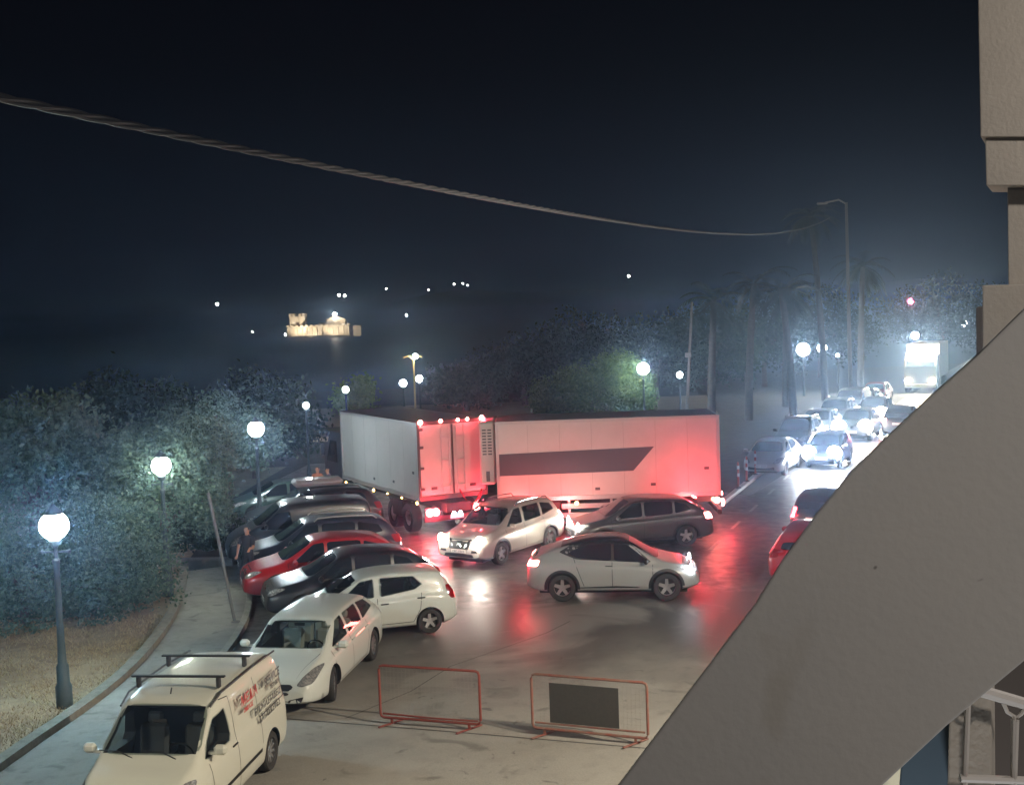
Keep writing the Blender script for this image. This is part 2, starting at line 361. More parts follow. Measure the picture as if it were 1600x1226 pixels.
def patch_geo(bvh, pts, d, off=.006, res=.09, rnd_=0):
    d = Vector(d).normalized(); up = Vector((0, 0, 1))
    if abs(d.z) > .95: up = Vector((1, 0, 0))
    u = up.cross(d).normalized(); v = d.cross(u)
    P = [(Vector(p).dot(u), Vector(p).dot(v)) for p in pts]
    if rnd_: P = [tuple(p) for p in chaikin(P, 2, True, rnd_)]
    Q = []
    for i, a in enumerate(P):
        b = P[(i+1) % len(P)]; L = math.hypot(b[0]-a[0], b[1]-a[1]); k = max(1, int(L/res))
        for j in range(k): Q.append((a[0]+(b[0]-a[0])*j/k, a[1]+(b[1]-a[1])*j/k))
    n = len(Q); xs = [p[0] for p in Q]; ys = [p[1] for p in Q]; inner_ = []
    def inside(x, y):
        c = False
        for i in range(n):
            x0, y0 = Q[i]; x1, y1 = Q[(i+1) % n]
            if (y0 > y) != (y1 > y) and x < (x1-x0)*(y-y0)/(y1-y0)+x0: c = not c
        return c
    x = min(xs)+res/2
    while x < max(xs):
        y = min(ys)+res/2
        while y < max(ys):
            if inside(x, y) and min((x-q[0])**2+(y-q[1])**2 for q in Q) > (res*.4)**2: inner_.append((x, y))
            y += res
        x += res
    r = delaunay_2d_cdt([Vector(q) for q in Q+inner_], [], [list(range(n))], 1, 1e-6)
    vs, fs = r[0], r[2]; V = []; bad = set(); last = None
    for i, q in enumerate(vs):
        o = u*q[0]+v*q[1]+d*6
        hit = bvh.ray_cast(o, -d, 12)
        if hit[0] is None: bad.add(i); V.append(Vector((0, 0, 0)))
        else:
            nrm = hit[1] if hit[1].dot(d) > 0 else -hit[1]
            V.append(hit[0]+(nrm*.6+d*.6).normalized()*off)
    F = []
    for f in fs:
        f = tuple(f)
        if any(i in bad for i in f): continue
        nn = (V[f[1]]-V[f[0]]).cross(V[f[2]]-V[f[0]])
        F.append(f if nn.dot(d) > 0 else f[::-1])
    return V, F
def mir(pts): return [(p[0], -p[1], p[2]) for p in pts]
def wheel(parent, x, y, r, w, style, steer=0):
    e = bpy.data.objects.new('wheel', None); link(e, parent); e.location = (x, y, r); sd = 1 if y > 0 else -1
    e.rotation_euler = (0, 0, steer)
    k = r
    prof = [(k*.60, -w/2+.02), (k*.66, -w/2), (k*.93, -w/2), (k*.985, -w/2+.025), (k, -w/4), (k, w/4), (k*.985, w/2-.025), (k*.93, w/2), (k*.66, w/2), (k*.60, w/2-.02)]
    MB().lathe(prof, 28, axis='Y', close=False).build('tyre', M_RUB, e, True)
    mb = MB(); o = sd*(w/2-.015)
    mb.lathe([(k*.60, o-sd*.10), (k*.62, o), (k*.655, o+sd*.004), (k*.66, o-sd*.03)], 28, axis='Y', close=False)
    mb.lathe([(.001, o-sd*.02), (k*.12, o-sd*.02), (k*.15, o-sd*.05)], 12, axis='Y', close=False)
    ns = {'five': 5, 'ten': 10, 'split': 7}[style]
    for i in range(ns):
        t = 2*math.pi*i/ns+.3
        a = k*.08; b = k*.62; wd = k*(.085 if ns > 6 else .13)
        c, s_ = math.cos(t), math.sin(t)
        V = []
        for (rr, ww, yy) in ((a, wd*1.0, o-sd*.03), (b, wd*.75, o-sd*.012)):
            for sg in (-1, 1):
                for dy in (0, -sd*.04): V.append((rr*c-sg*ww*s_, yy+dy, rr*s_+sg*ww*c))
        mb.add(V, [(0, 2, 6, 4), (1, 5, 7, 3), (0, 4, 5, 1), (2, 3, 7, 6)])
    mb.build('rim', M_RIM, e, True)
    MB().lathe([(.001, o-sd*.085), (k*.60, o-sd*.085)], 20, axis='Y', close=False).build('brake_disc', M_BLACK, e)
    return e
def build_car(S, name, loc, head, label, cat='car', group=None, pnt=None, lights={}):
    """head = heading vector (x,y); lights: front/rear -> 'off','on','cool','drl' / 'off','tail','brake'"""
    pnt = pnt or S['paint']; root = empty(name, (loc[0], loc[1], 0), math.atan2(head[1], head[0]), label, cat, group)
    L, Wd, r = S['L'], S['W'], S['r']; h = L/2; ax = S['axles']
    V, F = loft_body(S)
    bm = bmesh.new(); vs = [bm.verts.new(v) for v in V]
    for f in F: bm.faces.new([vs[i] for i in f])
    bmesh.ops.recalc_face_normals(bm, faces=bm.faces)
    bvh = BVHTree.FromBMesh(bm)
    me = bpy.data.meshes.new('body'); bm.to_mesh(me); bm.free()
    for m_ in (pnt, M_BLACK, S.get('roofmat') or pnt): me.materials.append(m_)
    body = bpy.data.objects.new('body', me); link(body, root)
    # cut wheel arches
    cut = MB(); ra = r*1.13
    for xx in ax:
        for sd in (-1, 1):
            cut.lathe([(ra, sd*(Wd/2-.30)), (ra, sd*(Wd/2+.3))][::sd], 36, (xx, 0, r+.01), 'Y')
    co = cut.build('cut', [M_BLACK, M_BLACK]); co.data.polygons.foreach_set('material_index', [1]*len(co.data.polygons))
    bmc = bmesh.new(); bmc.from_mesh(co.data); bmesh.ops.recalc_face_normals(bmc, faces=bmc.faces); bmc.to_mesh(co.data); bmc.free()
    if S.get('open'):
        nf0 = len(co.data.polygons); cm = MB(); cx0, cx1, cz0, cz1, cw = S['open']
        cm.box(((cx0+cx1)/2, 0, (cz0+cz1)/2), (cx1-cx0, 2*cw, cz1-cz0))
        def prism_cut(pts, d, depth):
            d = Vector(d).normalized(); P = [Vector(p) for p in pts]; c = sum(P, Vector())/len(P)
            hit = bvh.ray_cast(c+d*4, -d, 8); k = hit[0] if hit[0] else c
            Q = [c+(p-c)*.93 for p in P]; Q = [p-d*(p-k).dot(d) for p in Q]; n_ = len(Q)
            cm.add([p+d*.45 for p in Q]+[p-d*depth for p in Q], [tuple(range(n_)), tuple(range(n_, 2*n_))[::-1]]+[(i, i+n_, (i+1) % n_+n_, (i+1) % n_) for i in range(n_)])
        prism_cut(S['windshield'], (1, 0, .45), .75)
        for poly in S['windows']:
            for sd in (-1, 1): prism_cut([(x, sd*Wd/2, z) for x, z in poly], (0, sd, 0), .42)
        c2 = cm.build('cut', [M_BLACK, M_BLACK]); c2.data.polygons.foreach_set('material_index', [1]*len(c2.data.polygons))
        bmc = bmesh.new(); bmc.from_mesh(c2.data); bmesh.ops.recalc_face_normals(bmc, faces=bmc.faces); bmc.to_mesh(c2.data); bmc.free(); c2.parent = root
        m2_ = body.modifiers.new('c', 'BOOLEAN'); m2_.object = c2; m2_.operation = 'DIFFERENCE'; m2_.solver = 'EXACT'; m2_.use_self = True
    md = body.modifiers.new('b', 'BOOLEAN'); md.object = co; md.operation = 'DIFFERENCE'; md.solver = 'EXACT'
    co.parent = root; bpy.context.view_layer.update()
    dg = bpy.context.evaluated_depsgraph_get(); nm = bpy.data.meshes.new_from_object(body.evaluated_get(dg))
    body.modifiers.clear(); body.data = nm; bpy.data.objects.remove(co)
    if S.get('open'):
        bpy.data.objects.remove(c2)
        sx = S.get('seatx', -.05); sm_ = S.get('seatmat', M_CREAM); zt_ = S.get('seatz', 1.18)
        for x_, ys in ((sx, (-.36, .36)), (sx-.85, (-.4, 0, .4))):
            for y_ in ys:
                st = MB().box((x_-.05, y_, zt_-.36), (.14, .46 if x_ == sx else .38, .56), bev=.05, M=Matrix.Rotation(R(-12), 4, 'Y')).box((x_-.12, y_, zt_), (.09, .24, .17), bev=.035, M=Matrix.Rotation(R(-12), 4, 'Y')).box((x_+.2, y_, zt_-.62), (.48, .46 if x_ == sx else .38, .14), bev=.04)
                st.build('seat', sm_, root, True)
        MB().tube([(sx+.62+.07*math.cos(t/12*2*math.pi), .36+.18*math.sin(t/12*2*math.pi), zt_-.28+.17*math.cos(t/12*2*math.pi)) for t in range(13)], .014, 6).build('steering_wheel', M_BLACK, root, True)
        MB().box((sx+.92, 0, zt_-.34), (.35, 1.25, .16), bev=.05).build('dashboard', M_CREAM, root, True)
        MB().box((sx+.52, 0, zt_+.16), (.03, .22, .06), bev=.012).build('rear_view_mirror', M_BLACK, root, True)
    # extra surface patches joined into body mesh
    EV = []; EF = []; EM = []
    def extra(pts, d, mi, off=.004, res=.12, rn=0, both=True):
        for q, dd in ((pts, d), (mir(pts), (d[0], -d[1], d[2]))) if both else ((pts, d),):
            v, f = patch_geo(bvh, q, dd, off, res, rn); k = len(EV); EV.extend(v); EF.extend([tuple(i+k for i in x) for x in f]); EM.extend([mi]*len(f))
    for (x0, z0, x1, z1) in S.get('seams', []):
        dx, dz = x1-x0, z1-z0; q = math.hypot(dx, dz); ux, uz = -dz/q*.007, dx/q*.007
        extra([(x0-ux, Wd, z0-uz), (x1-ux, Wd, z1-uz), (x1+ux, Wd, z1+uz), (x0+ux, Wd, z0+uz)], (0, 1, 0), 1, .003, .1)
    if S.get('cladding'):
        for xx in ax:
            ro, ri = r*1.30, r*1.11; A_s = [R(-18+216*i/18) for i in range(19)]
            extra([(xx+ro*math.cos(a), Wd, r+.01+ro*math.sin(a)) for a in A_s]+[(xx+ri*math.cos(a), Wd, r+.01+ri*math.sin(a)) for a in A_s[::-1]], (0, 1, 0), 1, .006, .08)
    for (pts, d, mi, both) in S.get('extras', []): extra(pts, d, mi, .005, .1, 0, both)
    bm = bmesh.new(); bm.from_mesh(nm); vs = [bm.verts.new(v) for v in EV]
    for f, mi in zip(EF, EM):
        try: q = bm.faces.new([vs[i] for i in f]); q.material_index = mi
        except ValueError: pass
    bm.to_mesh(nm); bm.free(); nm.polygons.foreach_set('use_smooth', [True]*len(nm.polygons)); nm.set_sharp_from_angle(angle=R(38))
    GL = M_GLASST if S.get('open') else M_GLASS
    if S.get('blackroof'):
        for p in nm.polygons:
            if p.center.z > S['blackroof'] and p.material_index == 0: p.material_index = 2
    def part(nm_, pts, d, m_, off=.007, res=.1, rn=.0, parent=None, both=False):
        out = []
        for q, dd in ((pts, d), (mir(pts), (d[0], -d[1], d[2]))) if both else ((pts, d),):
            v, f = patch_geo(bvh, q, dd, off, res, rn); o = mesh_obj(nm_, v, f, m_, parent or root, True); out.append(o)
        return out
    ws = part('windshield', S['windshield'], (1, 0, .45), GL, rn=.12)[0]
    if 'rearwin' in S: part('rear_window', S['rearwin'], (-1, 0, S.get('rwd', .3)), M_GLASS, rn=.12)
    for poly in S['windows']: part('side_window', [(x, Wd, z) for x, z in poly], (0, 1, 0), GL, .006, .09, .08, both=True)
    if 'frameline' in S: part('window_trim', [(x, Wd, z) for x, z in S['frameline']], (0, 1, 0), M_BLACK, .003, .09, .06, both=True)
    fl = lights.get('front', 'off'); lm = {'off': S.get('lens', M_LENS), 'on': M_HEAD, 'cool': M_HEADC, 'drl': M_DRL}[fl]
    for q, dd in ((S['headlight'], S['hdir']), (mir(S['headlight']), (S['hdir'][0], -S['hdir'][1], S['hdir'][2]))):
        v, f = patch_geo(bvh, q, dd, .008, .06, .15); mesh_obj('headlight', v, f, S.get('lens', M_LENS), root, True)
        if fl != 'off':
            c = sum((Vector(p) for p in q), Vector())/len(q); hit = bvh.ray_cast(c+Vector(dd).normalized()*2, -Vector(dd).normalized(), 5)
            p = (hit[0] or c)+Vector(dd).normalized()*.012
            s_ = S.get('bulb', .15)
            m2 = MB(); m2.lathe([(.002, .03), (s_*.6, .025), (s_, .0), (s_*.9, -.02)], 16, tuple(p), 'X', close=False)
            m2.build('headlight_bulb', lm, root, True)
            if lights.get('beam'):
                spot_light('headlight_beam', (p.x+.12, p.y, p.z), (1, 0, -.07), lights['beam'], (1, .93, .82) if fl == 'on' else (.88, .92, 1), 75, .9, root)
            if lights.get('beam'): point_light('headlight_glow', (p.x+.22, p.y, p.z), lights.get('glow', 35), (1, .92, .80) if fl == 'on' else (.86, .92, 1), .1, root)
    rl = lights.get('rear', 'off'); rm = {'off': M_RED, 'tail': M_TAILON, 'brake': M_BRAKE}[rl]
    part('taillight', S['taillight'], S['tdir'], rm, .008, .06, .12, both=True)
    if lights.get('redglow'):
        for sd in (-1, 1): point_light('taillight_glow', (-h-.2, sd*Wd*.38, .9), lights['redglow'], (1, .010, .035), .08, root)
    for (nm_, pts, d, m_) in S.get('front_parts', []): part(nm_, pts, d, m_, .006, .08, .06)
    # plates
    for (x, z, d) in ((h+.5, S.get('pz', .48), (1, 0, 0)), (-h-.5, S.get('rpz', .75), (-1, 0, 0))):
        pl = part('licence_plate', [(x, -.26, z-.055), (x, .26, z-.055), (x, .26, z+.055), (x, -.26, z+.055)], d, M_PLATE, .012, .2)[0]
        zs = d[0]; mb = MB(); xx = (max(v.co.x*zs for v in pl.data.vertices)+.003)*zs
        for i, w_ in enumerate((.03, .03, .03, .0, .03, .03, .03, .03)):
            if w_: 
                yy = -.19+i*.055
                mb.box((xx, yy, z+.015), (.002, .032, .012)); mb.box((xx, yy-.012, z-.008), (.002, .01, .05)); mb.box((xx, yy+.012*(1 if i % 2 else -1), z-.022), (.002, .012, .02))
        mb.build('plate_lettering', M_INK, pl)
    for sd in (-1, 1):
        mb = MB(); mx_, mz = S['mirror']; wy = Wd/2*.93
        mb.box((mx_, sd*(wy+.15), mz+.04), (.12, .20, .15), bev=.045); mb.box((mx_-.01, sd*(wy+.02), mz-.01), (.06, .12, .04))
        mb.build('side_mirror', S.get('mirrormat') or pnt, root, True)
        for (x, z) in S.get('handles', []):
            hit = bvh.ray_cast(Vector((x, sd*3, z)), Vector((0, -sd, 0)), 5)
            if hit[0]: MB().box((x, hit[0].y+sd*.012, z), (.19, .028, .03), bev=.01).build('door_handle', S.get('handlemat') or pnt, root, True)
        if S.get('rails'):
            x0, x1, zz = S['rails']; yy = sd*lerp_poly(S['wtop'], 0)*Wd/2*.93
            top = chaikin(S['top'], 2, q=.2)
            pts = [(x0, yy, lerp_poly(top, x0)-.03)]+[(x0+(x1-x0)*t, yy, lerp_poly(top, x0+(x1-x0)*t)+zz) for t in (.06, .3, .5, .7, .94)]+[(x1, yy, lerp_poly(top, x1)-.03)]
            MB().tube(pts, .02, 8).build('roof_rail', S.get('railmat', M_CHROME), root, True)
        for i, xx in enumerate(ax):
            wheel(root, xx, sd*(Wd/2-.125), r, S.get('tw', .21), S.get('rimstyle', 'five'), lights.get('steer', 0) if i == 1 else 0)
    # underbody
    MB().box((0, 0, .24), (L*.86, Wd*.66, .14)).build('underbody', M_BLACK, root)
    return root

def spec_hatch():
    L, Wd = 3.65, 1.60; h = L/2
    return dict(L=L, W=Wd, r=.295, axles=(-1.17, 1.20), zl=.20, paint=P_WHITE, nose=.8, nt=.24, tail=.5, tt=.10,
      top=[(-h, .62), (-h+.02, .92), (-h+.12, 1.08), (-h+.32, 1.40), (-h+.55, 1.46), (-.3, 1.49), (.25, 1.45), (.48, 1.385), (1.12, 1.0), (1.55, .86), (h-.07, .72), (h, .55)],
      belt=[(-h, .80), (-h+.4, .99), (-.3, .93), (.9, .85), (1.3, .8), (h, .6)], wtop=[(-h, .70), (-.9, .73), (.3, .76), (1.1, .80), (h, .7)],
      windshield=[(1.1, .62, 1.01), (1.1, -.62, 1.01), (.5, -.50, 1.375), (.5, .50, 1.375)], rwd=.5,
      rearwin=[(-h, .50, 1.10), (-h, -.50, 1.10), (-h, -.46, 1.36), (-h, .46, 1.36)],
      windows=[[(.93, .93), (.10, .95), (.10, 1.375), (.42, 1.335)], [(-.02, .955), (-.86, 1.06), (-1.04, 1.17), (-.84, 1.365), (-.02, 1.385)]],
      headlight=[(1.45, .72, .80), (1.8, .60, .62), (1.82, .45, .60), (1.80, .42, .68), (1.6, .56, .80)], hdir=(1, .55, .5),
      taillight=[(-h+.1, .78, .78), (-h, .60, .78), (-h, .62, 1.08), (-h+.14, .74, 1.10)], tdir=(-1, .8, 0),
      seams=[(.98, .35, .98, .88), (.04, .30, .04, .93), (-.95, .62, -1.0, .98), (-.78, .33, -.95, .62), (.98, .33, -.78, .33)],
      front_parts=[('grille', [(2, -.42, .56), (2, .42, .56), (2, .36, .64), (2, -.36, .64)], (1, 0, 0), M_BLACK), ('lower_intake', [(2, -.5, .30), (2, .5, .30), (2, .42, .44), (2, -.42, .44)], (1, 0, 0), M_BLACK)],
      mirror=(.80, .95), handles=[(.02-.02-.12, .80), (-.98, .87)], handlemat=M_BLACK, mirrormat=None, rimstyle='five', tw=.18)
def spec_megane():
    S = spec_hatch(); L, Wd = 4.3, 1.8; h = L/2
    S.update(L=L, W=Wd, r=.32, axles=(-1.35, 1.28), zl=.19,
      top=[(-h, .65), (-h+.03, .92), (-h+.25, 1.05), (-h+.6, 1.36), (-.9, 1.42), (-.2, 1.46), (.25, 1.43), (.5, 1.37), (1.25, .98), (1.75, .83), (h-.1, .70), (h, .52)],
      belt=[(-h, .85), (-h+.5, 1.0), (-.3, .93), (1, .88), (1.4, .82), (h, .58)], wtop=[(-h, .66), (-.9, .68), (.3, .72), (1.2, .8), (h, .7)],
      windshield=[(1.2, .70, 1.0), (1.2, -.70, 1.0), (.5, -.54, 1.365), (.5, .54, 1.365)], rearwin=[(-h, .55, 1.06), (-h, -.55, 1.06), (-h, -.5, 1.33), (-h, .5, 1.33)],
      windows=[[(1.0, .94), (.05, .96), (.05, 1.36), (.42, 1.32)], [(-.06, .965), (-1.1, 1.06), (-1.3, 1.15), (-.95, 1.32), (-.06, 1.365)]],
      headlight=[(1.5, .84, .80), (2.05, .72, .60), (2.12, .52, .58), (2.1, .50, .66), (1.75, .66, .80)], hdir=(1, .5, .45),
      taillight=[(-h+.15, .88, .78), (-h, .60, .80), (-h, .60, .98), (-h+.3, .84, 1.0)], tdir=(-1, .8, 0),
      front_parts=[('grille', [(3, -.62, .30), (3, .62, .30), (3, .55, .46), (3, .2, .40), (3, -.2, .40), (3, -.55, .46)], (1, 0, 0), M_BLACK)],
      mirror=(.88, .96), handles=[(-.1, .83), (-1.05, .88)], handlemat=None,
      seams=[(1.08, .35, 1.08, .9), (0, .30, 0, .93), (-1.0, .62, -1.05, .98), (-.85, .33, -1.0, .62)])
    return S
def spec_estate():
    L, Wd = 4.90, 1.86; h = L/2
    return dict(L=L, W=Wd, r=.335, axles=(-1.42, 1.32), zl=.18, paint=P_WHITE, nose=.95, nt=.22, tail=.7, tt=.14, lens=M_LENSD,
      top=[(-h, .68), (-h+.03, .98), (-h+.2, 1.08), (-h+.75, 1.42), (-1.0, 1.48), (-.1, 1.50), (.4, 1.46), (.62, 1.40), (1.42, 1.0), (2.0, .88), (h-.12, .74), (h, .52)],
      belt=[(-h, .9), (-h+.6, 1.0), (-.3, .96), (1.1, .92), (1.6, .86), (h, .60)], wtop=[(-h, .66), (-1.0, .68), (.4, .72), (1.4, .8), (h, .7)],
      windshield=[(1.38, .74, 1.03), (1.38, -.74, 1.03), (.60, -.57, 1.40), (.60, .57, 1.40)], rearwin=[(-h, .55, 1.10), (-h, -.55, 1.10), (-h, -.5, 1.38), (-h, .5, 1.38)],
      windows=[[(1.12, .98), (.15, 1.0), (.15, 1.40), (.50, 1.37)], [(.05, 1.0), (-.85, 1.03), (-.85, 1.39), (.05, 1.40)], [(-.93, 1.03), (-1.75, 1.12), (-1.5, 1.33), (-.93, 1.385)]],
      headlight=[(1.62, .86, .86), (2.20, .78, .60), (2.36, .62, .57), (2.40, .52, .62), (2.25, .60, .73), (1.95, .74, .85)], hdir=(1, .5, .55),
      taillight=[(-h+.2, .90, .80), (-h, .60, .84), (-h, .60, 1.02), (-h+.35, .86, 1.04)], tdir=(-1, .8, 0),
      front_parts=[('grille', [(3, -.46, .66), (3, -.36, .50), (3, .36, .50), (3, .46, .66), (3, .40, .70), (3, -.40, .70)], (1, 0, .1), M_BLACK),
                   ('grille_bar', [(3, -.38, .585), (3, .38, .585), (3, .42, .61), (3, -.42, .61)], (1, 0, .1), M_CHROME),
                   ('fog_lamp', [(3, .50, .27), (3, .78, .31), (3, .84, .43), (3, .55, .36)], (1, .3, 0), M_BLACK), ('fog_lamp', [(3, -.50, .27), (3, -.78, .31), (3, -.84, .43), (3, -.55, .36)], (1, -.3, 0), M_BLACK),
                   ('lower_intake', [(3, -.40, .25), (3, .40, .25), (3, .40, .34), (3, -.40, .34)], (1, 0, 0), M_BLACK)],
      extras=[([(1.5, .70, 2), (2.3, .50, 2), (2.31, .50, 2), (1.51, .71, 2)], (0, 0, 1), 1, True)],
      mirror=(1.02, .99), handles=[(-.02, .86), (-.95, .88)], rimstyle='ten', pz=.43,
      seams=[(1.20, .33, 1.20, .95), (.10, .30, .10, .98), (-1.0, .62, -1.05, 1.0), (-.85, .33, -1.0, .62), (1.2, .31, -.85, .31)])
def spec_suv():
    L, Wd = 4.60, 1.83; h = L/2
    return dict(L=L, W=Wd, r=.355, axles=(-1.35, 1.35), zl=.23, paint=P_CHAMP, cladding=True, nose=.75, nt=.16, tail=.5, tt=.09,
      top=[(-h, .70), (-h+.03, 1.05), (-h+.12, 1.18), (-h+.45, 1.60), (-1.4, 1.67), (-.3, 1.71), (.25, 1.68), (.5, 1.61), (1.22, 1.14), (1.85, 1.02), (h-.08, .88), (h, .62)],
      belt=[(-h, .95), (-h+.5, 1.12), (-.3, 1.06), (1.0, 1.02), (1.4, .98), (h, .76)], wtop=[(-h, .70), (-1.0, .73), (.4, .76), (1.2, .82), (h, .75)],
      windshield=[(1.2, .72, 1.16), (1.2, -.72, 1.16), (.45, -.60, 1.60), (.45, .60, 1.60)], rearwin=[(-h, .60, 1.20), (-h, -.60, 1.20), (-h, -.55, 1.55), (-h, .55, 1.55)],
      windows=[[(.98, 1.09), (.10, 1.10), (.10, 1.58), (.42, 1.56)], [(0, 1.10), (-.95, 1.13), (-.95, 1.57), (0, 1.585)], [(-1.03, 1.14), (-1.75, 1.24), (-1.62, 1.45), (-1.03, 1.56)]],
      headlight=[(1.8, .84, .98), (2.15, .78, .76), (2.28, .55, .74), (2.28, .50, .84), (2.1, .62, .94)], hdir=(1, .5, .2),
      taillight=[(-h+.2, .90, .90), (-h, .66, .92), (-h, .64, 1.10), (-h+.25, .86, 1.14)], tdir=(-1, .8, 0),
      front_parts=[('grille', [(3, -.44, .88), (3, -.34, .60), (3, .34, .60), (3, .44, .88)], (1, 0, 0), M_BLACK),
                   ('grille_emblem', [(3, -.09, .66), (3, .09, .66), (3, .10, .84), (3, -.10, .84)], (1, 0, 0), M_CHROME),
                   ('grille_bar', [(3, -.40, .885), (3, -.20, .62), (3, -.14, .62), (3, -.33, .885)], (1, 0, 0), M_CHROME), ('grille_bar', [(3, .40, .885), (3, .20, .62), (3, .14, .62), (3, .33, .885)], (1, 0, 0), M_CHROME),
                   ('lower_intake', [(3, -.56, .33), (3, .56, .33), (3, .48, .46), (3, -.48, .46)], (1, 0, 0), M_BLACK),
                   ('fog_lamp', [(3, .58, .50), (3, .80, .52), (3, .78, .58), (3, .60, .58)], (1, .2, 0), M_BLACK), ('fog_lamp', [(3, -.58, .50), (3, -.80, .52), (3, -.78, .58), (3, -.60, .58)], (1, -.2, 0), M_BLACK)],
      extras=[([(1.0, 2, .20), (-1.0, 2, .20), (-1.0, 2, .36), (1.0, 2, .36)], (0, 1, 0), 1, True)],
      mirror=(.92, 1.10), handles=[(-.05, .98), (-1.0, 1.02)], pz=.54,
      seams=[(1.05, .40, 1.05, 1.04), (.05, .36, .05, 1.08), (-1.0, .72, -1.02, 1.1), (-.88, .38, -1.0, .72)], rails=(-1.6, .2, .045))
def spec_crossover():
    S = spec_suv(); L, Wd = 4.40, 1.80; h = L/2
    S.update(L=L, W=Wd, r=.345, axles=(-1.30, 1.32), paint=P_GREY,
      top=[(-h, .70), (-h+.03, 1.0), (-h+.22, 1.12), (-h+.75, 1.50), (-1.0, 1.57), (-.2, 1.60), (.2, 1.57), (.42, 1.51), (1.18, 1.06), (1.8, .94), (h-.08, .82), (h, .58)],
      belt=[(-h, .92), (-h+.5, 1.08), (-.3, 1.0), (1.0, .96), (1.4, .92), (h, .72)],
      windshield=[(1.15, .70, 1.08), (1.15, -.70, 1.08), (.4, -.58, 1.50), (.4, .58, 1.50)], rearwin=[(-h, .58, 1.14), (-h, -.58, 1.14), (-h, -.5, 1.46), (-h, .5, 1.46)],
      windows=[[(.93, 1.02), (.08, 1.04), (.08, 1.49), (.36, 1.46)], [(0, 1.04), (-.9, 1.08), (-.9, 1.47), (0, 1.495)], [(-.98, 1.09), (-1.5, 1.18), (-1.35, 1.35), (-.98, 1.45)]],
      headlight=[(1.75, .82, .90), (2.05, .76, .72), (2.18, .55, .70), (2.18, .50, .78), (2.0, .62, .88)],
      taillight=[(-h+.25, .88, .86), (-h, .62, .88), (-h, .60, 1.02), (-h+.25, .82, 1.06)],
      mirror=(.88, 1.03), handles=[(-.05, .92), (-.98, .97)], rails=None)
    S['front_parts'] = [p for p in S['front_parts'] if p[0] != 'grille_bar']
    return S
def spec_coupe_suv():
    S = spec_suv(); L, Wd = 4.37, 1.80; h = L/2
    S.update(L=L, W=Wd, r=.352, axles=(-1.28, 1.36), zl=.24, paint=P_SILVER, blackroof=1.38, nt=.22, nose=.9, tail=.6, tt=.16, rimstyle='five',
      top=[(-h, .66), (-h+.03, .98), (-h+.16, 1.08), (-h+.36, 1.20), (-1.15, 1.42), (-.6, 1.53), (-.05, 1.56), (.25, 1.53), (.45, 1.46), (1.18, 1.02), (1.75, .90), (h-.1, .76), (h, .56)],
      belt=[(-h, 1.0), (-h+.55, 1.10), (-.7, 1.02), (.9, .92), (1.4, .88), (h, .68)], wtop=[(-h, .60), (-1.0, .64), (.2, .70), (1.1, .8), (h, .75)],
      windshield=[(1.15, .68, 1.04), (1.15, -.68, 1.04), (.42, -.54, 1.45), (.42, .54, 1.45)], rearwin=[(-h, .55, 1.16), (-h, -.55, 1.16), (-h, -.44, 1.38), (-h, .44, 1.38)], rwd=.9,
      windows=[[(.95, .98), (.05, 1.02), (.05, 1.45), (.38, 1.41)], [(-.02, 1.02), (-.85, 1.10), (-1.12, 1.22), (-.75, 1.38), (-.02, 1.455)]],
      frameline=[(1.02, .955), (-.9, 1.07), (-1.35, 1.24), (-1.0, 1.42), (-.1, 1.55), (.40, 1.48)],
      headlight=[(1.62, .84, .86), (2.0, .74, .70), (2.14, .52, .66), (2.15, .50, .72), (1.9, .66, .86)], hdir=(1, .9, .1),
      taillight=[(-h+.30, .84, .92), (-h, .58, .90), (-h-.0, .56, 1.02), (-h+.34, .80, 1.06)], tdir=(-1, .9, 0),
      seams=[(1.02, .42, 1.02, .92), (.0, .38, .0, 1.0), (-.85, .75, -.98, 1.12), (-.72, .40, -.85, .75)],
      extras=[([(1.0, 2, .20), (-.92, 2, .20), (-.92, 2, .37), (.1, 2, .40), (1.0, 2, .36)], (0, 1, 0), 1, True),
              ([(.6, .58, 3), (.6, -.58, 3), (-1.3, -.52, 3), (-1.3, .52, 3)], (0, 0, 1), 2, False)],
      roofmat=P_BLACK, mirror=(.86, 1.0), mirrormat=M_BLACK, handles=[(-.08, .90)], handlemat=M_CHROME, rails=None)
    S['front_parts'] = S['front_parts'][:1]+S['front_parts'][4:]
    return S
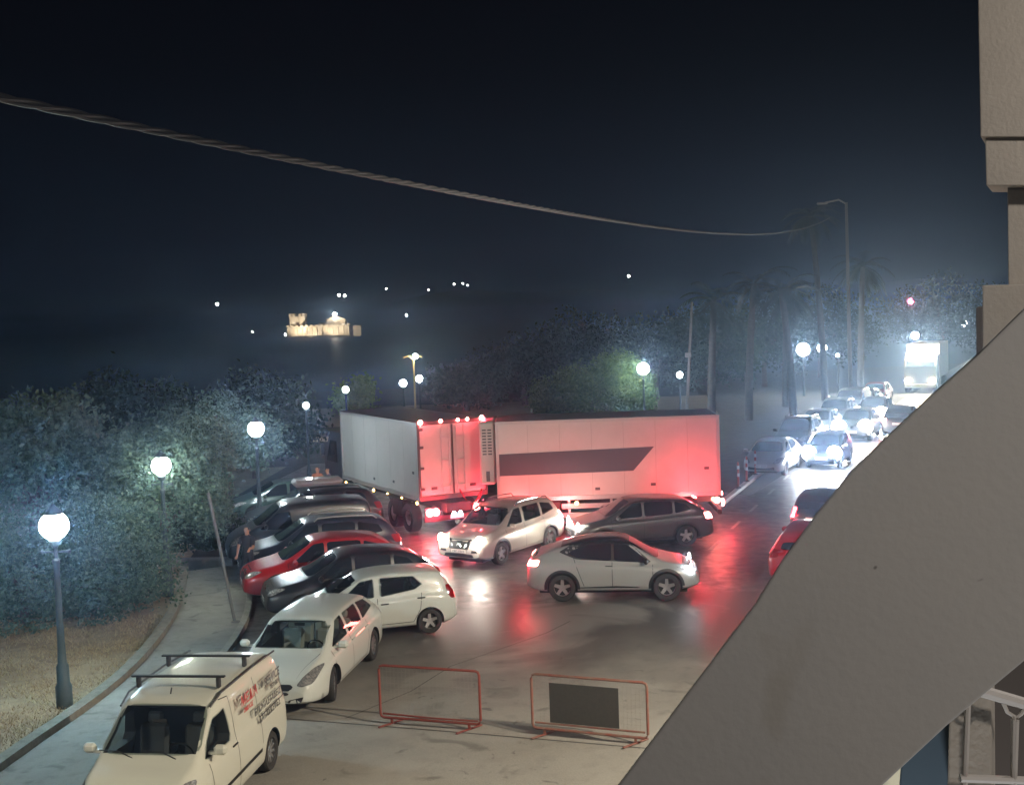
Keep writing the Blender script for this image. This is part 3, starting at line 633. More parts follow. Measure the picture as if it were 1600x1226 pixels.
def spec_van():
    L, Wd = 4.41, 1.83; h = L/2
    return dict(L=L, W=Wd, r=.325, axles=(-1.36, 1.40), zl=.20, paint=P_VAN, nose=.75, nt=.20, tail=.25, tt=.05, boxy=True, lens=M_LENSD,
      top=[(-h, .70), (-h+.02, 1.3), (-h+.10, 1.74), (-h+.28, 1.83), (-1.0, 1.87), (0, 1.88), (.42, 1.84), (.62, 1.76), (1.36, 1.20), (1.80, 1.06), (h-.12, .86), (h, .56)],
      belt=[(-h, 1.08), (0, 1.10), (1.0, 1.06), (1.5, .98), (h, .70)], wtop=[(-h, .80), (-1.0, .82), (.4, .80), (1.3, .82), (h, .72)],
      windshield=[(1.33, .76, 1.235), (1.33, -.76, 1.235), (.6, -.66, 1.745), (.6, .66, 1.745)],
      windows=[[(1.24, 1.13), (.35, 1.10), (.28, 1.20), (.33, 1.62), (.72, 1.58), (1.05, 1.33)]],
      headlight=[(1.62, .88, 1.02), (1.85, .86, .78), (2.10, .70, .66), (2.16, .56, .66), (2.05, .60, .86), (1.8, .74, 1.02)], hdir=(1, .6, .35), 
      taillight=[(-h+.05, .92, .95), (-h, .80, .95), (-h, .80, 1.4), (-h+.06, .86, 1.4)], tdir=(-1, .6, 0),
      front_parts=[('grille', [(3, -.44, .74), (3, .44, .74), (3, .50, .80), (3, -.50, .80)], (1, 0, .3), M_BLACK), ('lower_intake', [(3, -.62, .30), (3, .62, .30), (3, .52, .52), (3, -.52, .52)], (1, 0, 0), M_BLACK)],
      extras=[([(1.0, 2, .50), (.99, 2, .56), (-.85, 2, .56), (-.85, 2, .50)], (0, 1, 0), 1, True)],
      mirror=(1.08, 1.20), mirrormat=None, handles=[(.22, 1.0)], handlemat=M_BLACK, rimstyle='ten', pz=.42, rpz=.62, tw=.19,
      seams=[(1.15, .38, 1.15, 1.05), (.12, .30, .12, 1.72), (.12, 1.72, .5, 1.76), (-.9, .62, -.9, 1.70), (-.9, 1.04, -h+.1, 1.04), (1.15, .30, .12, .30)])

# ------------------------------------------------------------------ trucks
M_BOXW = mat('truck box white', (.47, .47, .45), .45, noise=(1.1, .5, (.38, .38, .36)), bump=(3, .03))
M_STRIPE = mat('box stripe', (.065, .06, .075), .4)
M_ALU = mat('aluminium rail', (.42, .42, .42), .4, .6)
M_SEAL = mat('door seal', (.06, .055, .055), .6)
M_CAB = mat('cab paint', (.03, .035, .05), .3, 0, .8)
def bulb(root, name, loc, r, m, ax='X', s=1):
    return MB().lathe([(.001, -.01), (r, -.01), (r*.9, r*.35*s), (r*.4, r*.55*s), (.001, r*.6*s)], 14, loc, ax, close=False).build(name, m, root, True)
def truck_box(root, x0, x1, z0, z1, w):
    L = x1-x0; cx = (x0+x1)/2
    b = MB().box((cx, 0, (z0+z1)/2), (L, w, z1-z0), bev=.02).build('cargo_box', M_BOXW, root)
    r = MB()
    for s in (-1, 1):
        r.box((cx, s*(w/2+.012), z1-.05), (L+.02, .03, .10)); r.box((cx, s*(w/2+.012), z0+.06), (L+.02, .03, .14))
        for x in (x0+.04, x1-.04): r.box((x, s*(w/2+.014), (z0+z1)/2), (.10, .03, z1-z0-.26))
    r.build('edge_rail', M_ALU, b)
    return b
def axle_pair(root, x, r, w, dual=True):
    for s in (-1, 1):
        e = bpy.data.objects.new('wheel', None); link(e, root); e.location = (x, s*(w/2-.2), r)
        pr = [(r*.55, -.16), (r*.62, -.17), (r*.95, -.17), (r, -.13), (r, .13), (r*.95, .17), (r*.62, .17), (r*.55, .16)]
        MB().lathe(pr, 28, axis='Y', close=False).build('tyre', M_RUB, e, True)
        o = s*.13
        MB().lathe([(r*.56, o), (r*.5, o-s*.04), (r*.42, o-s*.10), (r*.25, o-s*.10), (r*.22, o+s*.02), (.001, o+s*.03)], 24, axis='Y', close=False).build('rim', M_RIM, e, True)
# rigid truck
HT = Vector((-.47, .8827)); tr = empty('box_truck', (-2.1, 40.8, 0), math.atan2(HT.y, HT.x),
   'white box truck turning away, rear doors lit red by its own lamps', 'truck')
W2 = 2.5
truck_box(tr, 0, 7.3, 1.22, 3.83, W2)
for s in (-1, 1):
    d = MB().box((-.035, s*(W2/4-.01), 2.56), (.05, W2/2-.10, 2.34), bev=.012).build('rear_door', M_BOXW, tr)
    db = MB()
    for yy in (.14, .42): db.tube([(-.09, s*yy, 1.42), (-.09, s*yy, 3.70)], .018, 8)
    for z in (1.62, 2.5, 3.3): db.box((-.08, s*.28, z), (.05, .34, .05))
    db.build('locking_bar', M_ALU, d)
    for z in (1.6, 2.3, 3.0, 3.6): MB().box((-.07, s*(W2/2-.10), z), (.05, .16, .09), bev=.01).build('hinge', M_SEAL, d)
    MB().box((-.065, s*.72, 1.60), (.012, .22, .10)).build('placard', M_SEAL, d)
fr = MB(); fr.box((-.03, 0, 3.79), (.08, W2+.02, .10)); fr.box((-.03, 0, 1.28), (.08, W2+.02, .14))
for s in (-1, 1): fr.box((-.03, s*(W2/2-.02), 2.54), (.09, .07, 2.4))
fr.box((-.07, 0, 2.54), (.03, .05, 2.34))
fr.build('door_frame', M_SEAL, tr)
ch = MB(); ch.box((3.8, 0, .95), (8.4, .9, .30)); ch.box((-.12, 0, .58), (.12, 2.35, .18), bev=.02); ch.box((.3, .6, .75), (.08, .1, .4)); ch.box((.3, -.6, .75), (.08, .1, .4))
for s in (-1, 1): ch.box((2.0, s*1.05, .75), (.9, .35, .55), bev=.03)
for x in (1.75, 5.0):
    for s in (-1, 1): ch.box((x+.2, s*1.1, 1.12), (1.5, .5, .05))
ch.build('chassis', M_BLACK, tr)
axle_pair(tr, 1.15, .5, W2); axle_pair(tr, 2.45, .5, W2); axle_pair(tr, 7.6, .5, W2)
cab = MB(); cab.prism([(7.45, .75), (7.45, 2.95), (8.7, 2.95), (9.35, 2.1), (9.45, 1.9), (9.45, .55), (8.1, .55), (8.0, .75)], -1.2, 1.2).build('cab', M_CAB, tr)
MB().prism([(9.0, 2.63), (8.75, 2.9), (9.42, 2.0), (9.4, 1.98)], -1.05, 1.05).build('windshield', M_GLASS, tr)
for s in (-1, 1):
    MB().prism([(8.0, 1.75), (8.0, 2.6), (8.72, 2.6), (9.2, 1.75)], s*1.2, s*1.213).build('side_window', M_GLASS, cab if False else tr)
    MB().box((9.1, s*1.42, 2.2), (.12, .22, .5), bev=.04).build('side_mirror', M_CHROME, tr, True)
    MB().tube([(7.3, s*.9, 1.1), (7.3, s*.9, 3.1)], .06, 10).build('exhaust_stack', M_CHROME, tr)
for s in (-1, 1):
    for k, yy in enumerate((.98, .76)): bulb(tr, 'taillight', (-.19, s*yy, .82), .12 if k else .13, M_BRAKE, 'X', -1)
    mb = MB().box((-.15, s*.87, .82), (.06, .56, .34), bev=.02).build('lamp_housing', M_BLACK, tr)
for y, r in ((1.16, .085), (.42, .06), (-.22, .055), (-.58, .055), (-1.12, .085)):
    bulb(tr, 'marker_lamp', (-.09, y, 3.84), r, M_BRAKE, 'X', -1)
bulb(tr, 'plate_lamp', (-.19, .10, .70), .07, M_DRL, 'X', -1); bulb(tr, 'plate_lamp', (-.19, -.14, .70), .07, M_DRL, 'X', -1)
MB().box((-.186, -.02, .60), (.012, .5, .12)).build('licence_plate', M_PLATE, tr)
for x in (.15, 1.45, 2.75, 4.05, 5.35, 6.9): bulb(tr, 'side_marker', (x, W2/2+.03, 1.13), .05, M_AMBER, 'Y', 1)
for s in (-1, 1): point_light('taillight_glow', (-.5, s*.87, .80), 170, (1, .035, .06), .12, tr)
for y in (1.1, -.4, -1.1): point_light('marker_glow', (-.34, y, 3.88), 14, (1, .03, .06), .06, tr)

def box_details(root, box, L, z0, z1, w, seed):
    n_ = int(L/1.22)
    for s in (-1, 1):
        sm = MB()
        for i in range(1, n_+1):
            x = i*L/(n_+1); sm.box((x, s*(w/2+.001), (z0+z1)/2), (.012, .004, z1-z0-.24))
        for i in range(int(L/.16)): sm.box((.1+i*.16, s*(w/2+.029), z1-.05), (.022, .006, .022))
        for i in range(int(L/.16)): sm.box((.1+i*.16, s*(w/2+.029), z0+.09), (.022, .006, .022))
        sm.build('panel_seams', mat('panel seam', (.30, .30, .29), .6), box)
    for x, z in ((L*.30, z0+.42), (L*.55, z0+.33), (L*.06, z0+.9)): MB().box((x, w/2+.004, z), (.16, .008, .09)).build('placard', M_SEAL, root)
box_details(tr, [c for c in tr.children if c.name.startswith('cargo_box')][0], 7.3, 1.22, 3.83, 2.5, 1)
# drawbar trailer
tl = empty('box_trailer', (6.78, 41.02, 0), math.atan2(.0, -1)+R(-1.0), 'white refrigerated box trailer with a dark slanted stripe, glowing red behind the cars', 'trailer')
truck_box(tl, 0, 7.35, 1.15, 3.80, W2)
box_details(tl, [c for c in tl.children if c.name.startswith('cargo_box')][0], 7.35, 1.15, 3.80, 2.5, 2)
MB().prism([(2.15, 2.82), (2.85, 2.04), (7.32, 2.0), (7.32, 2.72)], W2/2+.002, W2/2+.010).build('stripe', M_STRIPE, tl)
fz = MB().box((7.65, 0, 2.75), (.52, 2.1, 2.1), bev=.06).build('fridge_unit', M_BOXW, tl)
sl = MB().box((7.65, 1.051, 3.12), (.36, .006, .95))
for k in range(9):
    for xx in (7.56, 7.74): sl.box((xx, 1.056, 3.52-k*.10), (.13, .012, .045))
sl.mi = [1]*6+[0]*(len(sl.f)-6); sl.build('grille', [M_SEAL, M_BOXW], fz); MB().box((7.65, 1.056, 1.98), (.12, .012, .34)).build('control_panel', M_SEAL, fz)
sk = MB()
for z in (.62, .92): sk.box((3.6, W2/2-.06, z), (3.3, .03, .17), bev=.01)
for x in (2.2, 3.6, 5.0): sk.box((x, W2/2-.10, .85), (.08, .05, .7))
sk.build('side_guard', M_ALU, tl)
ch = MB(); ch.box((3.6, 0, .95), (7.2, .9, .28)); ch.box((.02, 0, .58), (.12, 2.35, .18), bev=.02); ch.box((5.6, .9, .85), (.7, .5, .5), bev=.04); ch.build('chassis', M_BLACK, tl)
MB().tube([(7.3, .5, .85), (8.6, 0, .6)], .06).tube([(7.3, -.5, .85), (8.6, 0, .6)], .06).build('drawbar', M_BLACK, tl)
hs = MB()
for k in range(4):
    hs.tube([(7.9+.75*t, .5*math.cos(k)+.1*math.sin(6*t+k), 1.5-.08*k-.5*math.sin(math.pi*t)) for t in [i/10 for i in range(11)]], .022, 6)
hs.build('air_hose', M_RED, tl)
axle_pair(tl, 1.0, .48, W2); axle_pair(tl, 2.05, .48, W2); axle_pair(tl, 6.3, .48, W2)
for s in (-1, 1):
    bulb(tl, 'taillight', (-.08, s*1.0, .86), .13, M_BRAKE, 'X', -1)
    bulb(tl, 'marker_lamp', (-.03, s*1.24, 1.2), .06, M_BRAKE, 'X', -1)
bulb(tl, 'side_marker', (4.75, W2/2+.0, 1.02), .06, M_AMBER, 'Y', 1); bulb(tl, 'side_marker', (.25, W2/2+.0, 1.02), .05, M_AMBER, 'Y', 1)
bulb(tl, 'corner_lamp', (.12, W2/2+.03, .98), .10, M_BRAKE, 'Y', 1)
point_light('taillight_glow', (-.35, .95, .86), 25, (1, .05, .07), .1, tl)

# ------------------------------------------------------------------ cars on the road and parked
HV = (-.14, -.99)
SV = spec_van(); SV.update(open=(-.2, 1.25, .60, 1.60, .66), seatx=.35, seatz=1.42)
van = build_car(SV, 'panel_van', (-5.23, 18.42), HV, 'white panel van with roof bars and lettering on its side, nearest the camera', 'van')
for x in (.15, -.95):
    rb = MB(); rb.box((x, 0, 2.03), (.075, 1.50, .03), bev=.012)
    for s in (-1, 1): rb.box((x, s*.64, 1.94), (.09, .06, .17), bev=.015)
    rb.build('roof_bar', M_BLACK, van)
for s in (-1, 1):
    MB().tube([(-2.05, s*.745, 1.80), (-1.0, s*.755, 1.845), (.3, s*.735, 1.835), (.66, s*.70, 1.73)], .016, 6).build('roof_gutter', M_SEAL, van)
MB().tube([(.45, 0, 1.85), (.40, 0, 1.93)], .012, 6).build('antenna', M_BLACK, van)
for i, yy in enumerate((.45, -.2)):
    MB().tube([(1.38, yy, 1.20), (1.30, yy-.25, 1.275), (1.29, yy-.55, 1.285)], .010, 5).build('wiper', M_BLACK, van)
def text_on(parent, name, txt, size, x, z, side_y, m, bold=0):
    c = bpy.data.curves.new(name, 'FONT'); c.body = txt; c.size = size; c.offset = bold; c.extrude = .001
    t = bpy.data.objects.new(name, c); COL.objects.link(t); bpy.context.view_layer.update()
    me = bpy.data.meshes.new_from_object(t.evaluated_get(bpy.context.evaluated_depsgraph_get())); bpy.data.objects.remove(t)
    me.materials.clear(); me.materials.append(m); o = link(bpy.data.objects.new(name, me), parent)
    o.matrix_local = Matrix.Translation((x, side_y, z)) @ Matrix.Rotation(math.pi, 4, 'Z') @ Matrix.Rotation(R(90), 4, 'X') @ Matrix.Rotation(0, 4, 'Y')
    return o
M_TR = mat('red lettering', (.45, .06, .06), .5); M_TG = mat('grey lettering', (.10, .10, .10), .5)
sy = .925
for txt, sz, x, z, m_ in (('ΜΕΔΙΑ', .23, -.0, 1.50, M_TR), ('◆', .13, -.86, 1.53, M_TG), ('SERVICE', .20, -1.05, 1.49, M_TG), ('ΟΜΙΛΟΣ', .10, -.1, 1.38, M_TR), ('ΤΕΧΝΙΚΗ', .10, -1.3, 1.37, M_TG), ('ΕΓΚΑΤΑΣΤΑΣΕΙΣ', .155, -.55, 1.17, M_TG), ('ΚΑΤΑΣΚΕΥΕΣ', .155, -.75, .99, M_TG)):
    text_on(van, 'side_lettering', txt, sz, x, z, sy, m_, .004)
SE = spec_estate(); SE.update(open=(-1.7, 1.1, .50, 1.32, .66), seatmat=M_SEAT, seatx=.12, seatz=1.16)
est = build_car(SE, 'estate_car', (-4.30, 24.62), (-.17, -.985), 'white estate car parked directly behind the panel van', 'car', 'cars parked along the garden pavement', lights={'steer': R(12)})
SH = spec_hatch(); SH.update(open=(-1.3, .95, .50, 1.28, .56), seatx=.05, seatz=1.14)
hat = build_car(SH, 'hatchback_car', (-3.42, 28.30), (-.962, -.272), 'small white hatchback parked askew with dark side windows', 'car', 'cars parked along the garden pavement')
HP = (-.955, -.297); GP = 'cars parked along the garden pavement'
build_car(spec_crossover(), 'parked_suv', (-4.25, 30.45), HP, 'black crossover parked between the white hatchback and the red one', 'car', GP, P_BLACK)
S_ = spec_crossover(); S_['rails'] = None
build_car(S_, 'parked_suv', (-5.25, 32.55), HP, 'bright red crossover with its bonnet towards the pavement', 'car', GP, P_RED)
S_ = spec_suv(); S_['railmat'] = M_ALU
build_car(S_, 'parked_suv', (-5.75, 34.9), HP, 'dark SUV with silver roof rails just beyond the red crossover', 'car', GP, P_NAVY)
build_car(spec_van(), 'parked_van', (-6.75, 37.3), HP, 'tall black van parked nose to the pavement beside the leaning pole', 'van', GP, P_BLACK)
sv = build_car(spec_suv(), 'parked_suv', (-6.95, 41.2), HP, 'black SUV with a pale roof box, beside the box truck', 'car', GP, P_BLACK)
MB().box((-.2, 0, 1.86), (1.7, .8, .24), bev=.1).build('roof_box', P_SILVER, sv, True)
build_car(spec_megane(), 'parked_car', (-8.6, 45.3), HP, 'dark green car farthest along the garden pavement under the trees', 'car', GP, paint('green', (.03, .06, .045)))

SN = spec_suv(); SN.update(open=(-1.7, 1.0, .60, 1.50, .66), seatx=.0, seatz=1.34)
build_car(SN, 'oncoming_suv', (-.44, 36.95), (-.555, -.832), 'champagne SUV with both headlights on in front of the truck doors', 'car', None, P_CHAMP, {'front': 'on', 'beam': 70, 'rear': 'brake', 'redglow': 60})  # unseen rear lamps switched on to redden the trailer
build_car(spec_crossover(), 'crossing_crossover', (3.80, 37.75), (-.985, -.17), 'dark grey crossover with one headlight showing, in front of the striped trailer', 'car', None, P_GREY, {'front': 'on', 'beam': 45, 'glow': 20, 'rear': 'brake', 'redglow': 9})  # rear lamps here also lit only to redden the trailer side
build_car(spec_coupe_suv(), 'turning_coupe_suv', (2.47, 31.25), (.994, -.11), 'silver coupe SUV with dark roof, tail lamp lit red, nearest in the junction', 'car', None, P_SILVER, {'front': 'drl', 'rear': 'brake', 'redglow': 14})

for o_ in bpy.data.objects:
    if o_.name in ('oncoming_suv', 'crossing_crossover'): o_.scale = (1, 1, .955)
cc_ = bpy.data.objects['crossing_crossover']
MB().box((-1.86, 0, 1.44), (.03, .34, .03)).build('added_red_lamp', M_BRAKE, cc_); point_light('added_red_glow', (-1.98, -.25, 1.5), 130, (1, .010, .035), .06, cc_)  # red lamp added at the rear window to throw red on the trailer
# right hand row and traffic queue
HR = (-.43, -.903); GR = 'cars parked along the main street'
build_car(spec_megane(), 'parked_car', (11.4, 53.3), HR, 'pale silver hatchback at the head of the row beside the striped posts', 'car', GR, paint('pale silver', (.5, .49, .46), .2))
row = [(14.2, 60.2, spec_suv, P_BLACK, 'black SUV second in the roadside row, right behind the pale hatchback'),
       (16.6, 65.6, spec_crossover, P_NAVY, 'dark blue crossover third in the roadside row'),
       (19.0, 71.0, spec_suv, P_DGREY, 'dark grey SUV fourth in the roadside row'),
       (21.4, 76.4, spec_van, P_SILVER, 'silver van fifth in the roadside row'),
       (23.8, 81.8, spec_megane, P_BLACK, 'black hatchback sixth in the roadside row'),
       (26.2, 87.2, spec_megane, P_RED, 'dark red hatchback at the far end of the roadside row')]
for x, y, f, p, lb in row: build_car(f(), 'parked_car', (x, y), HR, lb, 'car', GR, p)
GQ = 'oncoming cars queueing with headlights on'
S_ = spec_hatch(); S_['bulb'] = .32; S_.update(paint=P_BLACK)
build_car(S_, 'queueing_car', (14.3, 54.9), HR, 'small black car leading the oncoming queue, cool white headlights', 'car', GQ, P_BLACK, {'front': 'cool', 'glow': 100, 'beam': 320, 'rear': 'off'})
for x, y, lb in ((18.55, 65.0, 'second oncoming car in the queue, headlights glaring beside the parked row'), (21.6, 72.2, 'third oncoming car in the queue, farther along with glaring headlights')):
    S_ = spec_crossover(); S_['bulb'] = .38
    build_car(S_, 'queueing_car', (x, y), HR, lb, 'car', GQ, P_DGREY, {'front': 'on', 'glow': 100, 'beam': 320, 'rear': 'off'})
HA = (.41, .912)
build_car(spec_hatch(), 'departing_car', (9.85, 38.5), HA, 'black hatchback seen from behind, tail lamp lit beside the grey parapet', 'car', None, P_BLACK, {'rear': 'tail', 'redglow': 6})
build_car(spec_megane(), 'departing_car', (8.15, 32.9), HA, 'red hatchback almost hidden by the grey parapet', 'car', None, P_RED, {'rear': 'off'})
build_car(spec_crossover(), 'departing_car', (21.3, 66.3), HA, 'distant black car driving away with red tail lamps', 'car', None, P_BLACK, {'rear': 'brake', 'redglow': 14})

# distant lorry with floodlights
lo = empty('distant_lorry', (32.3, 95.5, 0), math.atan2(-.903, -.43), 'distant lorry with glaring floodlights coming down the street', 'truck')
MB().box((-4.0, 0, 2.4), (6.5, 2.5, 2.7), bev=.04).build('cargo_box', mat('lorry box', (.5, .42, .30), .5), lo)
MB().prism([(-.7, .6), (-.7, 2.9), (.7, 2.9), (1.2, 2.0), (1.25, .6)], -1.2, 1.2).build('cab', mat('lorry cab', (.07, .055, .04), .5), lo)
MB().prism([(1.19, 2.05), (.75, 2.8), (.72, 2.83), (1.15, 2.03)], -1.05, 1.05).build('windshield', M_GLASS, lo)
M_FLOOD = mat('floodlight lit', (1, .95, .8), .3, emit=(1, .90, .66), es=110)
for s, z_, r_ in ((-.75, 2.95, .28), (0, 3.2, .40), (.75, 3.0, .32)): bulb(lo, 'floodlight', (.98, s, z_), r_, M_FLOOD, 'X', 1.5)
for s in (-1, 1): bulb(lo, 'headlight', (1.27, s*.9, .95), .22, M_FLOOD, 'X', 1)
MB().box((1.3, 0, .55), (.15, 2.3, .3), bev=.03).build('bumper', mat('lorry bumper', (.6, .55, .4), .5), lo)
MB().box((.8, 0, 3.0), (.1, 2.2, .06)).build('lamp_bar', M_BLACK, lo)
axle_pair(lo, .3, .48, 2.5); axle_pair(lo, -5.5, .48, 2.5)
spot_light('flood_glow', (1.7, 0, 3.1), (1, 0, 0), 1300, (1, .88, .66), 175, .3, lo, .5)
spot_light('flood_beam', (1.6, 0, 3.0), (1, 0, -.12), 500, (1, .9, .7), 80, .9, lo, .5)

# ------------------------------------------------------------------ pedestrian barriers
M_BAR = mat('barrier orange paint', (.22, .04, .025), .6, noise=(14, .6, (.13, .035, .025)))
M_BARW = mat('barrier worn paint', (.20, .13, .10), .6, noise=(6, .9, (.20, .04, .025)))
M_WIRE = mat('galvanised wire', (.28, .26, .23), .6, .1)
def barrier(a, b, label, m1, panel=False, lean=0):
    a = Vector((*a, 0)); b = Vector((*b, 0)); d = b-a; L = d.length
    root = empty('pedestrian_barrier', a, math.atan2(d.y, d.x), label, 'barrier', 'barriers across the concrete apron')
    z0, z1, rr, c = .12, 1.08, .024, .07
    pts = [(c, 0, z0), (L-c, 0, z0), (L-.02, 0, z0+.02), (L, 0, z0+c), (L, 0, z1-c), (L-.02, 0, z1-.02), (L-c, 0, z1), (c, 0, z1), (.02, 0, z1-.02), (0, 0, z1-c), (0, 0, z0+c), (.02, 0, z0+.02), (c, 0, z0)]
    MB().tube(pts, rr, 10).build('frame', m1, root, True)
    w = MB()
    for i in range(1, int(L/.075)): w.tube([(i*.075, 0, z0), (i*.075, 0, z1)], .0013, 4, cap=False)
    for i in range(1, 9): w.tube([(0, .004, z0+i*(z1-z0)/9), (L, .004, z0+i*(z1-z0)/9)], .0013, 4, cap=False)
    w.build('mesh_infill', M_WIRE, root)
    for x in (.22, L-.22): MB().box((x, 0, .022), (.05, .62, .022), rz=R(-28), bev=.008).box((x, 0, .07), (.04, .04, .10)).build('foot', m1, root)
    if panel:
        MB().box((L*.46, -.012, .60), (L*.60, .012, .70)).build('dark_panel', mat('grey banner', (.045, .043, .04), .8, noise=(25, .6, (.06, .057, .05))), root)
        MB().tube([(.05, 0, z0+.10), (L-.05, 0, z0+.10)], .018, 8).build('lower_rail', m1, root, True)
    else:
        MB().tube([(.05, 0, z0+.07), (L*.55, 0, z0+.05), (L-.05, 0, z0+.055)], .018, 8).build('lower_rail', m1, root, True)
    return root
barrier((-2.60, 21.75), (-.76, 21.15), 'left orange pedestrian barrier with empty mesh', M_BAR)
barrier((.16, 20.9), (2.10, 20.15), 'faded pedestrian barrier with a dark panel in its mesh', M_BARW, True)

# road marks: dashes, kerb line, flexible posts
M_MARK = mat('road paint', (.5, .5, .47), .6, noise=(8, .7, (.2, .19, .18)))
MW = mat('kerb white paint', (.75, .75, .72), .6)
dv = Vector((.36, .933)); dn = Vector((.933, -.36))
mk = MB()
for t in (-11.5, -8, -4.5, -1, 3, 7):
    p = Vector((7.45, 44.46))+dv*t*1.0+dn*1.3
    c = [p+dv*a+dn*b for a, b in ((0, 0), (1.5, 0), (1.5, .11), (0, .11))]
    mk.add([(q.x, q.y, -.002) for q in c], [(0, 3, 2, 1)])
tag(mk.build('road_markings', M_MARK), kind='structure')
p0 = Vector((7.3, 43.9)); p1 = Vector((11.0, 53.4))
kk = MB(); dd = (p1-p0); kk.box(((p0.x+p1.x)/2, (p0.y+p1.y)/2, .05), (dd.length, .28, .14), rz=math.atan2(dd.y, dd.x), bev=.04)
tag(kk.build('lane_divider_kerb', MW), kind='structure')
M_PR = mat('post red', (.5, .09, .06), .5); 
fp0 = None
for i, (t, lb) in enumerate(((.42, 'striped flexible post nearest the trailer on the white kerb'), (.60, 'middle striped flexible post on the white kerb'), (.80, 'striped flexible post farthest along the white kerb, by the pale hatchback'))):
    p = p0+dd*t
    if fp0 is None:
        fp0 = empty('flexible_post', (p.x, p.y, .12), 0, lb, 'bollard', 'striped posts on the lane divider')
        MB().lathe([(.05, .01), (.045, .08), (.04, 1.0), (.02, 1.03)], 12).build('post', M_PR, fp0, True)
        for z in (.45, .75): MB().lathe([(.047, z), (.047, z+.14)], 12).build('reflective_band', MW, fp0, True)
        MB().lathe([(.12, .0), (.12, .02), (.06, .05)], 12).build('base', M_BLACK, fp0, True)
    else:
        c = copy_tree(fp0); c.location = (p.x, p.y, .12); c['label'] = lb

# ------------------------------------------------------------------ street lamps
M_IRON = mat('painted iron', (.03, .05, .055), .55, noise=(8, .5, (.05, .07, .07)))
M_GLOBE = mat('lamp globe lit', (1, 1, .95), .4, emit=(.93, 1, .90), es=38)
M_GLOBEB = mat('cool lamp globe lit', (1, 1, 1), .4, emit=(.86, .98, 1), es=38)
M_GLOBEF = mat('far lamp globe lit', (1, 1, .95), .4, emit=(1, 1, .92), es=60)
def street_lamp(x, y, label, power=0, h=3.65, col=(.9, 1, .93), r=.2, gm=None, detail=True, group='globe lamps along the quay'):
    root = empty('street_lamp', (x, y, 0), 0, label, 'street lamp', group)
    if detail:
        MB().lathe([(.20, 0), (.20, .10), (.15, .14), (.155, .55), (.12, .62), (.115, .95), (.085, 1.0), (.07, 1.4), (.06, 2.2), (.055, h-.75), (.075, h-.72), (.075, h-.66), (.04, h-.62), (.04, h-.42), (.10, h-.36), (.11, h-.28)], 14).build('post', M_IRON, root, True)
        MB().box((0, 0, h-.50), (.5, .03, .03)).lathe([(.03, -.03), (.03, .03)], 8, (.26, 0, h-.5)).lathe([(.03, -.03), (.03, .03)], 8, (-.26, 0, h-.5)).build('ladder_bar', M_IRON, root)
        MB().lathe([(.02, h+.42), (.06, h+.36), (.16, h+.26), (.17, h+.22)], 12).build('cap', M_IRON, root, True)
    else:
        MB().lathe([(.12, 0), (.10, .8), (.055, 1.0), (.05, h-.3), (.09, h-.2)], 8).build('post', M_IRON, root, True)
    g = [(r*math.sin(math.pi*i/10)+.001, -r*math.cos(math.pi*i/10)) for i in range(11)]
    MB().lathe(g, 16, (0, 0, h), close=False).build('globe', gm or M_GLOBE, root, True)
    if power:
        l = point_light('lamp_light', (0, 0, h), power, col, r*1.05, root)
    return root
street_lamp(-8.79, 22.92, 'globe lamp on the dry grass, nearest and largest in the photo', 2800, col=(.46, .82, 1), r=.27, gm=M_GLOBEB)
street_lamp(-9.39, 32.15, 'globe lamp shining inside the pale leafy tree', 700, col=(.95, 1, .70), r=.25)
street_lamp(-8.95, 42.15, 'globe lamp third along the garden, above the parked black van', 2600, col=(.80, .93, 1), r=.28, gm=M_GLOBEB)
street_lamp(8.08, 74.4, 'bright globe lamp behind the trailer beside the green tree', 3600, r=.36)
far = [(22.93, 95.3, 'larger of the two close globe lamps above the roadside row', 1100, .5), (24.9, 97.2, 'smaller right neighbour of the two close globe lamps above the row', 700, .36),
       (-8.68, 63.4, 'globe lamp in front of the lime green shrub', 120, .16), (-6.03, 67.5, 'globe lamp above the middle of the white truck box', 90, .19),
       (-5.44, 71.6, 'globe lamp right of its near twin, above the truck rear doors', 90, .19), (-8.98, 52.8, 'tall thin lamp just left of the white truck box', 60, .13),
       (9.17, 66.2, 'small globe lamp between the green tree and the slanting mast', 60, .16), (40.1, 120.5, 'globe lamp above the glaring lorry', 300, .36),
       (22.4, 83.3, 'small dim globe lamp over the middle of the roadside row', 25, .10), (62, 166, 'globe lamp at far right beside the neighbouring balcony', 200, .38)]
for x, y, lb, pw, r in far: street_lamp(x, y, lb, pw, r=r, gm=M_GLOBEF, detail=False)
# taller warm lamp with two arms left of centre (decorative lantern)
dl = empty('decorative_lamp', (-6.75, 84.3, 0), 0, 'yellowish decorative lamp highest of the cluster above the truck', 'street lamp')
MB().lathe([(.12, 0), (.07, 1.2), (.05, 4.4)], 8).tube([(0, 0, 4.3), (-.3, 0, 4.6), (-.7, 0, 4.5)], .04, 6).tube([(0, 0, 4.3), (.3, 0, 4.6), (.6, 0, 4.5)], .04, 6).build('post', mat('ochre post', (.35, .27, .10), .6), dl)
g = [(.17*math.sin(math.pi*i/8)+.001, -.17*math.cos(math.pi*i/8)) for i in range(9)]
MB().lathe(g, 12, (.15, 0, 4.55), close=False).build('globe', M_GLOBEF, dl, True)
point_light('lamp_light', (.1, -.4, 4.5), 120, (1, .9, .5), .2, dl)

